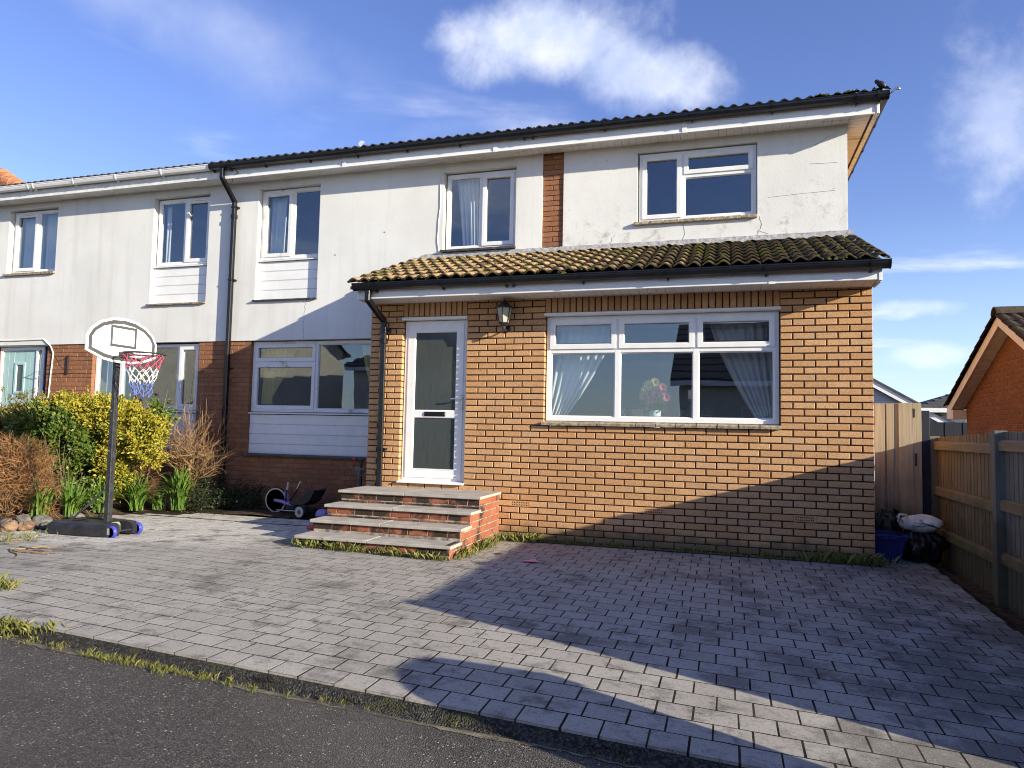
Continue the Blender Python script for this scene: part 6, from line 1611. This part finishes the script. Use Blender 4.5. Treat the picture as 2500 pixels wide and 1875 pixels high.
# wiry stems in front of the mint door
br = thing('bramble', 'thin wiry bare stems in front of the mint door', 'shrub', (-12.3, .4, .0)); mb = MB().mat('bark')
for i in range(26):
    q = [Vector((-12.3 + R.uniform(-.5, .6), .45, 1.2))]; dv = Vector((R.uniform(-.5, .5), R.uniform(-.2, .2), 1)).normalized()
    for k in range(6): dv = (dv + Vector((R.uniform(-.35, .35), R.uniform(-.2, .2), R.uniform(-.25, .1)))).normalized(); q.append(q[-1] + dv * R.uniform(.06, .14))
    mb.tube(q, .003, 3, False)
    if i % 2: leaf_cloud(mb.mat('leaf_olive'), 6, tuple(q[-1]), (.05, .05, .05), .03, 400 + i); mb.mat('bark')
P(mb, 'twigs', br)
# dead stalks among the hedge
mb = MB().mat('twig_dry')
dsk = thing('dead_stalks', 'loose dry stalks standing among the hedge on the left', 'stalks', (-10.6, -.7, .0))
for i in range(60):
    x, y = R.uniform(-11.3, -9.9), R.uniform(-.95, -.55); q = [Vector((x, y, R.uniform(.1, .5)))]; dv = Vector((R.uniform(-.5, .5), R.uniform(-.3, .1), 1)).normalized()
    for k in range(4): dv = (dv + Vector((R.uniform(-.2, .2), R.uniform(-.2, .2), 0))).normalized(); q.append(q[-1] + dv * R.uniform(.08, .22))
    mb.tube(q, .0028, 3, False)
P(mb, 'stalk', dsk)
# grass and weeds
def blades(mb, x, y, n, L, spread, z=None):
    for i in range(int(n * .9)):
        a = R.uniform(0, 2 * PI); l = L * R.uniform(.4, 1.15); px_, py_ = x + R.gauss(0, spread), y + R.gauss(0, spread * .6); zz_ = (gz(px_, py_) if z is None else z)
        ln = R.uniform(.1, .9) * l; w_ = R.uniform(.0008, .0018)
        dx, dy = math.cos(a), math.sin(a)
        mb.add([(px_ - dy * w_, py_ + dx * w_, zz_), (px_ + dy * w_, py_ - dx * w_, zz_), (px_ + dx * ln * .4 + dy * w_ * .8, py_ + dy * ln * .4 - dx * w_ * .8, zz_ + l * .6), (px_ + dx * ln, py_ + dy * ln, zz_ + l * .85), (px_ + dx * ln * .4 - dy * w_ * .8, py_ + dy * ln * .4 + dx * w_ * .8, zz_ + l * .6)], [(0, 1, 2, 3, 4)])
def tuft(mb, x, y, n, L, spread): blades(mb, x, y, n, L, spread)
g1 = MB().mat('grass_blade')
for i in range(48): blades(g1, R.uniform(-5.82, -4.05), -1.60 + R.uniform(-.02, .03), R.randint(8, 26), R.uniform(.04, .13), .035)
for i in range(40): blades(g1, -4.03 + R.uniform(0, .06), R.uniform(-1.5, -.05), R.randint(10, 26), R.uniform(.05, .13), .03)
for i in range(16): blades(g1, R.uniform(-4.0, -3.6), R.uniform(-.12, -.02), R.randint(14, 30), R.uniform(.06, .14), .04)
for i in range(75): blades(g1, R.uniform(-3.9, .0), -.03 + R.uniform(-.03, .01), R.randint(6, 20), R.uniform(.03, .10), .04)
for i in range(9): blades(g1, R.gauss(-.25, .18), -.06, 30, .15, .05)
leaf_cloud(g1, 160, (-5.72, -1.60, .03), (.12, .05, .09), .022, 501); leaf_cloud(g1, 260, (-4.75, -1.60, .01), (.55, .05, .06), .02, 502); leaf_cloud(g1, 240, (-3.5, -.05, .01), (.5, .05, .06), .022, 503)
g1.build('weeds', kind='stuff', label='grass and weeds along the foot of the steps and brick wall', cat='weeds')
g2 = MB().mat('grass_blade')
for i in range(18): blades(g2, R.gauss(-5.55, .10), KERB - .05 + R.gauss(0, .03), 22, .075, .03, road_z(-5.5) + .02)
for i in range(70):
    x = R.gauss(-4.5, .42); blades(g2, x, KERB - .115 + R.gauss(0, .018), 16, R.uniform(.018, .04), .022, road_z(x) + .004)
for i in range(26):
    x = R.uniform(-3.7, .0); blades(g2, x, KERB - .10 + R.gauss(0, .02), 6, .03, .02, road_z(x) + .004)
for i in range(10): blades(g2, -6.35 + R.gauss(0, .06), -4.35 + R.gauss(0, .08), 20, .09, .03)
for i in range(70): x, y = R.uniform(-9.3, -8.2), R.uniform(-3.3, -2.2); blades(g2, x, y, 10, R.uniform(.02, .10), .04)
for i in range(24): x, y = -7.5 + R.gauss(0, .8), -1.9 + R.gauss(0, .7); blades(g2, x, y, 3, .03, .02)
g2.build('kerb_weeds', kind='stuff', label='yellowing grass tufts along the kerb and drive edge', cat='weeds')
